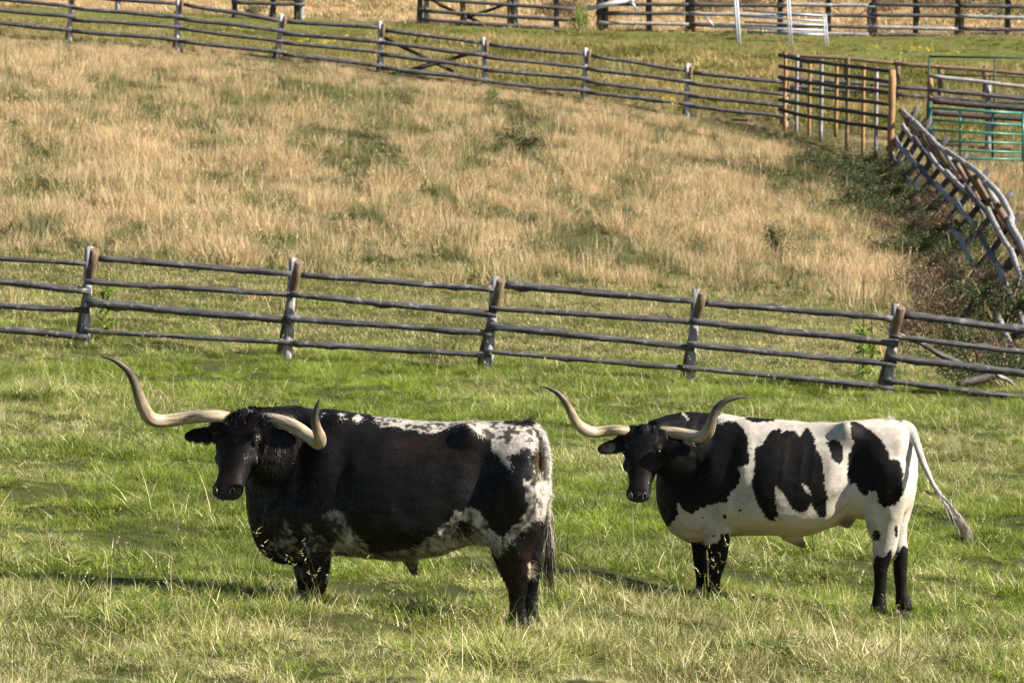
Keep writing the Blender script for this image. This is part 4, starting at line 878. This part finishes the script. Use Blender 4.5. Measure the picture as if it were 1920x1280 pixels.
rr = np.random.default_rng(5)
n = 420; px_ = 1029+rr.normal(0, 3.0, n); py_ = rr.uniform(955, 1045, n)
roots = np.array([at(a, b, b1.D(1028)-.04+rr.normal(0, .012)) for a, b in zip(px_, py_)])
c_ = np.where((py_ < 985)[:, None] & (rr.random(n) < .8)[:, None], np.array((.42, .38, .33)), np.where(rr.random(n)[:, None] < .15, np.array((.2, .17, .14)), np.array((.016, .012, .010))))
b1.strands('tail_switch', roots, np.stack([rr.normal(0, .10, n), rr.normal(0, .10, n), -np.ones(n)], -1), rr.uniform(.16, .34, n)*np.where(py_ > 1015, 1.25, 1), np.full(n, .0038), c_, 8, .4, .22)
n = 1900; a_ = rr.uniform(0, 6.28, n); q_ = np.sqrt(rr.random(n))
roots = np.array([b1.hp(-.06+.13*v, .265*math.cos(t)*u, .085*math.sin(t)*u) for t, u, v in zip(a_, q_, rr.random(n))])
b1.strands('poll_hair', roots, rr.normal(0, .7, (n, 3))+np.array([0, -.4, .5]), rr.uniform(.035, .07, n), np.full(n, .0032), np.tile((.010, .007, .006), (n, 1))*rr.uniform(.5, 1.8, (n, 1)), 9, 1.5, .9)
n = 70; roots = np.array([at(988+rr.normal(0, 5), 787+rr.uniform(-1, 5), b1.D(988)+rr.normal(0, .04)) for _ in range(n)])
b1.strands('tailhead_tuft', roots, np.stack([.4+rr.normal(0, .3, n), rr.normal(0, .3, n), np.full(n, .6)], -1), rr.uniform(.03, .075, n), np.full(n, .003), np.tile((.012, .01, .009), (n, 1)), 10, .8, .2)
n = 130; roots = np.array([at(774+rr.normal(0, 6), 1060+rr.uniform(-10, 8), b1.D(775)-.02+rr.normal(0, .02)) for _ in range(n)])
b1.strands('sheath_tuft', roots, np.stack([.05+rr.normal(0, .2, n), rr.normal(0, .2, n), -np.ones(n)], -1), rr.uniform(.03, .075, n), np.full(n, .003), np.tile((.02, .014, .012), (n, 1)), 11, .3, .15)
CREAM = (.44, .36, .245); TIP = (.035, .03, .028)
b1.horn([(430, 782, 24, .04), (392, 779, 27, .0), (355, 782, 27, .06), (325, 787, 27, .07), (300, 789, 27, .05), (281, 783, 28, .01), (268, 762, 25, -.05), (260, 740, 22, -.09), (252, 717, 18, -.12), (240, 695, 15, -.15), (222, 680, 11, -.18), (206, 672, 7, -.2), (190, 669, 2, -.21)], dh1, CREAM, TIP, .38, .36)
b1.horn([(488, 786, 24, .0), (508, 786, 26, -.05), (535, 792, 27, -.12), (560, 804, 27, -.19), (582, 820, 26, -.26), (597, 830, 27, -.34), (600, 820, 25, -.42), (594, 803, 20, -.48), (590, 783, 16, -.53), (594, 764, 11, -.56), (600, 746, 2.5, -.58)], dh1, CREAM, (.05, .045, .04), .62, .2)
for sg in (-1, 1): b1.eye(sg); b1.nostril(sg)
for c in (l1, l2): b1.hoof(c, .06)
for c in (l3, l4): b1.hoof(c, .06)

# ---- bull on the right
def col2(px, py, w, no, s):
    n = len(px); n1 = vnoise(w, .05, 240); n2 = vnoise(w, .02, 241); n3 = vnoise(w, .06, 242)
    x = px+n1*1.6+n2*2.4; y = py+n3*1.6+n2*2.4
    P = lambda pts: inpoly(x, y, cr(pts, 1200, 740, 3))
    b = P([(-400, -200), (455, -100), (455, 118), (425, 160), (480, 148), (540, 150), (590, 200), (615, 280), (620, 370), (612, 402), (560, 408), (572, 450), (560, 500), (510, 550), (490, 600), (400, 612), (340, 632), (290, 668), (240, 640), (218, 600), (205, 690), (165, 742), (100, 745), (-400, 700)])
    b |= P([(560, 60), (780, 90), (790, 132), (740, 150), (680, 148), (640, 160), (600, 142)])
    b |= P([(740, 200), (790, 188), (800, 222), (830, 200), (870, 205), (900, 235), (935, 178), (980, 230), (990, 290), (1020, 340), (1030, 420), (1040, 520), (1060, 600), (1045, 660), (1010, 682), (980, 650), (960, 600), (950, 640), (900, 662), (860, 640), (820, 580), (800, 540), (770, 518), (758, 530), (765, 600), (780, 680), (750, 696), (700, 682), (660, 610), (640, 560), (630, 480), (652, 420), (640, 350), (660, 290), (690, 290), (720, 220)]) & ~P([(915, 508), (945, 515), (962, 560), (935, 550)])
    b |= P([(1055, 270), (1080, 245), (1120, 258), (1147, 310), (1145, 365), (1120, 387), (1080, 360), (1060, 310)])
    b |= P([(1200, 148), (1230, 170), (1330, 220), (1380, 280), (1410, 370), (1450, 380), (1470, 430), (1472, 560), (1450, 605), (1380, 642), (1330, 600), (1340, 560), (1310, 530), (1270, 567), (1240, 550), (1210, 500), (1180, 512), (1160, 440), (1175, 330), (1200, 270), (1190, 200)])
    b |= P([(260, 830), (350, 830), (370, 850), (430, 840), (458, 782), (500, 778), (520, 850), (520, 1400), (200, 1400)])
    b |= P([(1240, 960), (1310, 955), (1325, 900), (1370, 915), (1410, 870), (1425, 960), (1440, 900), (1480, 840), (1510, 860), (1700, 1400), (1200, 1400)])
    b |= (((px-1643)/7)**2+((py-1003)/10)**2 < 1+.4*n2) | (((px-1680)/3)**2+((py-995)/12)**2 < 1) | (((px-1361)/3)**2+((py-965)/5)**2 < 1)
    b &= ~((np.abs((py-775)-(px-1280)*1.0) < 2.0) & (px > 1278) & (px < 1292))
    tail = (px > 1716) & (py > 800); b &= ~tail
    hd = np.linalg.norm(w-s.hp(.3, 0, 0), axis=1) < .42; b |= hd
    gr = np.clip(.22+.5*vnoise(w, .12, 243)+.35*vnoise(w, .03, 244), 0, .65)[:, None]
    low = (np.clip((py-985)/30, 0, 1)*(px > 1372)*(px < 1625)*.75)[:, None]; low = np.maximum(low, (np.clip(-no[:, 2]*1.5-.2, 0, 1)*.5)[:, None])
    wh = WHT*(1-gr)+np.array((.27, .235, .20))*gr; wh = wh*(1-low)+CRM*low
    pink = np.exp(-((px-1503)/16)**2-((py-1020)/9)**2)[:, None]; wh = wh*(1-pink)+np.array((.20, .10, .06))*pink
    sc_ = (np.exp(-((px-1588)/16)**2-((py-980)/12)**2))[:, None]*.9; wh = wh*(1-sc_)+np.array((.14, .08, .05))*sc_
    sw = (np.clip((px-1755)/50, 0, 1)*.6)[:, None]; wh = wh*(1-sw)+np.array((.3, .26, .22))*sw
    b |= (vnoise(w, .018, 246) > .80) & (px < 1420) & (py > 930); b = b.astype(float)[:, None]; c = wh*(1-b)+BLK*b
    mz = np.clip((np.sum((w-s.hO)*s.hA, axis=1)/s.hs-.56)/.02, 0, 1)*hd; c = c*(1-mz[:, None])+np.array((.03, .026, .026))*mz[:, None]
    for sg in (-1, 1):
        q = np.linalg.norm(w-s.hp(.605, sg*.055, .03), axis=1); c = c*(1-np.exp(-(q/.018)**2)*.95)[:, None]
    return c
S2 = 7400/30.5
b2 = Bull('longhorn_bull', 'white longhorn bull on the right with big black patches, black head and raised white tail', 30.5, 1480, R(14), S2)
b2.trunk([(1719, 855, 900, .07, 0), (1713, 815, 940, .16, .1), (1698, 795, 965, .225, .12), (1670, 785, 975, .26, .1), (1635, 784, 975, .28, .1), (1598, 788, 972, .30, .15), (1560, 791, 990, .33, .2), (1520, 790, 1003, .35, .2), (1475, 786, 1006, .36, .18),
          (1430, 783, 1003, .355, .2), (1385, 780, 1004, .33, .22), (1340, 778, 1014, .30, .25), (1305, 778, 1020, .28, .25), (1275, 784, 1008, .24, .2), (1254, 800, 990, .19, .1), (1240, 840, 965, .12, 0), (1232, 870, 940, .05, 0)], 54)
m1_ = b2.leg([(1664, 850, 12, .03), (1666, 872, 36, .10), (1662, 920, 46, .13), (1657, 960, 38, .115), (1656, 990, 31, .09), (1659, 1015, 24, .07), (1658, 1035, 21, .06), (1652, 1058, 15, .046), (1650, 1085, 12.5, .038), (1649, 1110, 12.5, .038), (1648, 1130, 15, .045), (1647, 1150, 18, .052)], .19)
m2_ = b2.leg([(1676, 860, 10, .03), (1678, 884, 28, .10), (1680, 930, 36, .12), (1678, 970, 28, .10), (1680, 1005, 20, .075), (1686, 1030, 17, .06), (1687, 1050, 14, .048), (1688, 1080, 11.5, .038), (1690, 1105, 12, .038), (1693, 1125, 15, .045), (1695, 1142, 17, .05)], -.16)
m3_ = b2.leg([(1350, 840, 12, .03), (1348, 875, 36, .08), (1345, 935, 37, .105), (1343, 980, 29, .09), (1345, 1010, 25, .075), (1346, 1035, 20, .062), (1344, 1056, 17, .055), (1341, 1080, 11.5, .04), (1339, 1100, 12, .04), (1337, 1118, 16, .05)], .225)
m4_ = b2.leg([(1318, 885, 12, .03), (1318, 910, 30, .08), (1315, 960, 30, .10), (1312, 1010, 18, .07), (1312, 1040, 14, .055), (1314, 1060, 13, .05), (1316, 1085, 11, .04), (1317, 1105, 14, .046)], -.15)
dh2 = b2.D(1205)-.34
b2.sweep([(1380, 880, b2.D(1380), .36, .24), (1330, 865, b2.D(1330)-.04, .34, .22), (1285, 850, b2.D(1285)-.12, .27, .19), (1245, 842, b2.D(1245)-.2, .21, .17), (1222, 838, dh2+.10, .17, .14)], 22)
b2.sweep([(1380, 800, b2.D(1380), .09, .13), (1310, 796, b2.D(1310)-.03, .10, .13), (1262, 796, b2.D(1262)-.1, .085, .12), (1225, 806, dh2+.08, .07, .10)], 14)
b2.head(1207, 815, dh2, R(13), R(66), R(0), .85, 1.08)
b2.ear(-1, b2.hp(.06, -.10, -.05), at(1120, 838, dh2-.02), .070)
b2.ear(1, b2.hp(.09, .13, .01), at(1296, 842, dh2-.20), .070)
b2.sweep([(1470, 1000, b2.D(1470), .05, .07), (1490, 1010, b2.D(1490), .05, .05), (1504, 1020, b2.D(1504), .03, .032), (1510, 1028, b2.D(1510), .015, .015)], 10)
b2.sweep([(1592, 955, b2.D(1592), .05, .06), (1588, 972, b2.D(1588), .06, .06), (1584, 988, b2.D(1584), .035, .035)], 8)
b2.sweep([(1688, 795, b2.D(1688), .045, .05), (1706, 802, b2.D(1706), .04, .045), (1718, 828, b2.D(1718)-.13, .033, .034), (1732, 868, b2.D(1732)-.27, .028, .028), (1750, 908, b2.D(1750)-.36, .024, .024), (1768, 936, b2.D(1768)-.40, .022, .022), (1782, 958, b2.D(1780)-.42, .014, .014)], 26, 2, 12)
b2.finish(col2, .0125, 6, [(1592, 812, 24, 18, 0, .042), (1598, 870, 22, 45, 12, -.034), (1400, 860, 26, 60, 8, .014), (1412, 900, 12, 80, 6, -.005), (1335, 900, 30, 60, 10, .02), (1372, 880, 14, 75, 8, -.006), (1665, 880, 34, 40, 0, .016), (1480, 975, 80, 22, 0, .012), (1585, 950, 16, 30, 35, -.014), (1690, 830, 18, 22, 10, .010), (1550, 985, 50, 6, -30, .010), (1320, 985, 22, 20, 0, .012)]+ [(1470+i*27+(i%2)*5, 870+i*6, 5, 50-4*i, 8, .0018) for i in range(5)]+[(1440, 900, 40, 60, 0, .014), (1640, 920, 12, 60, -14, -.014), (1690, 900, 12, 50, 0, .012), (1360, 960, 14, 30, 0, .016), (1560, 815, 60, 8, 0, -.008), (1600, 800, 70, 5, 0, .006), (1560, 960, 50, 7, -32, .016), (1545, 945, 45, 6, -32, -.012), (1290, 880, 5, 70, 12, -.012), (1265, 890, 5, 70, 14, -.010), (1650, 1000, 8, 30, 5, -.008), (1305, 1000, 30, 7, 10, -.008)])
def len2(px, py, w, no, s):
    n = len(px); t = np.sum((w-s.hO)*s.hA, axis=1)/s.hs; hd = np.linalg.norm(w-s.hp(.2, 0, 0), axis=1)
    isH = (hd < .36) & (px < 1262); L = np.full(n, .016); lift = np.full(n, .22); curl = np.full(n, .12)
    nk = (px > 1240) & (px < 1410) & (py < 900); L = np.where(nk, .026, L)
    poll = (np.linalg.norm(w-s.hp(.0, 0, .0), axis=1) < .16); L = np.where(isH, .014, L); lift = np.where(isH, .35, lift)
    L = np.where(poll, .030, L); lift = np.where(poll, .7, lift); curl = np.where(poll, .5, curl)
    ear = ((px < 1166) | ((px > 1252) & (px < 1296) & (py > 822) & (py < 866) & (w[:, 1] < s.D(1275)-.3))) & (py < 868); L = np.where(ear, .024, L)
    L = np.where((t > .56) & isH, .003, L); L = np.where(px > 1718, .022, L)
    return L, lift, curl
b2.fur(110000, len2, .0034, 43)
n = 700; t_ = rr.random(n)**.8; cx_ = 1762+38*t_; cy_ = 926+50*t_
roots = np.array([at(a+rr.normal(0, 3.2), b+rr.normal(0, 3), b2.D(1775)-.41+rr.normal(0, .02)) for a, b in zip(cx_, cy_)])
cc = np.where((rr.random(n) < .25+.4*t_)[:, None], np.array((.22, .17, .13)), np.array((.52, .48, .42)))
b2.strands('tail_switch', roots, np.stack([.62+rr.normal(0, .16, n), rr.normal(0, .14, n), -.78+rr.normal(0, .14, n)], -1), rr.uniform(.10, .21, n), np.full(n, .0036), cc, 18, .5, .14)
n = 500; a_ = rr.uniform(0, 6.28, n); q_ = np.sqrt(rr.random(n))
roots = np.array([b2.hp(-.05+.05*v, .12*math.cos(t)*u, .05*math.sin(t)*u) for t, u, v in zip(a_, q_, rr.random(n))])
b2.strands('poll_hair', roots, rr.normal(0, .5, (n, 3))+np.array([0, -.5, .2]), rr.uniform(.02, .045, n), np.full(n, .003), np.tile((.012, .010, .009), (n, 1))*rr.uniform(.5, 1.8, (n, 1)), 19, 1.5, .6)
n = 60; roots = np.array([at(1670+rr.normal(0, 4), 784+rr.uniform(0, 3), b2.D(1670)+rr.normal(0, .03)) for _ in range(n)])
b2.strands('tailhead_tuft', roots, np.stack([rr.normal(0, .4, n), rr.normal(0, .3, n), np.full(n, .8)], -1), rr.uniform(.015, .035, n), np.full(n, .003), np.tile((.6, .57, .5), (n, 1)), 20, .4, .2)
b2.horn([(1178, 808, 20, .02), (1157, 806, 22, .0), (1136, 808, 22, .03), (1115, 810, 23, .02), (1097, 805, 24, -.02), (1082, 793, 21, -.06), (1071, 773, 17, -.10), (1060, 753, 14, -.13), (1046, 737, 11, -.15), (1030, 728, 7, -.17), (1011, 724, 2, -.18)], dh2, CREAM, TIP, .50, .28)
b2.horn([(1236, 808, 20, .0), (1256, 810, 24, -.02), (1276, 812, 24, -.06), (1298, 817, 25, -.12), (1314, 819, 26, -.18), (1327, 810, 25, -.24), (1334, 792, 21, -.28), (1340, 774, 18, -.30), (1350, 760, 15, -.31), (1364, 750, 11, -.32), (1385, 745, 7, -.32), (1406, 745, 2, -.32)], dh2, (.46, .38, .25), TIP, .40, .3)
for sg in (-1, 1): b2.eye(sg); b2.nostril(sg)
for c in (m1_, m2_, m3_, m4_): b2.hoof(c, .05)
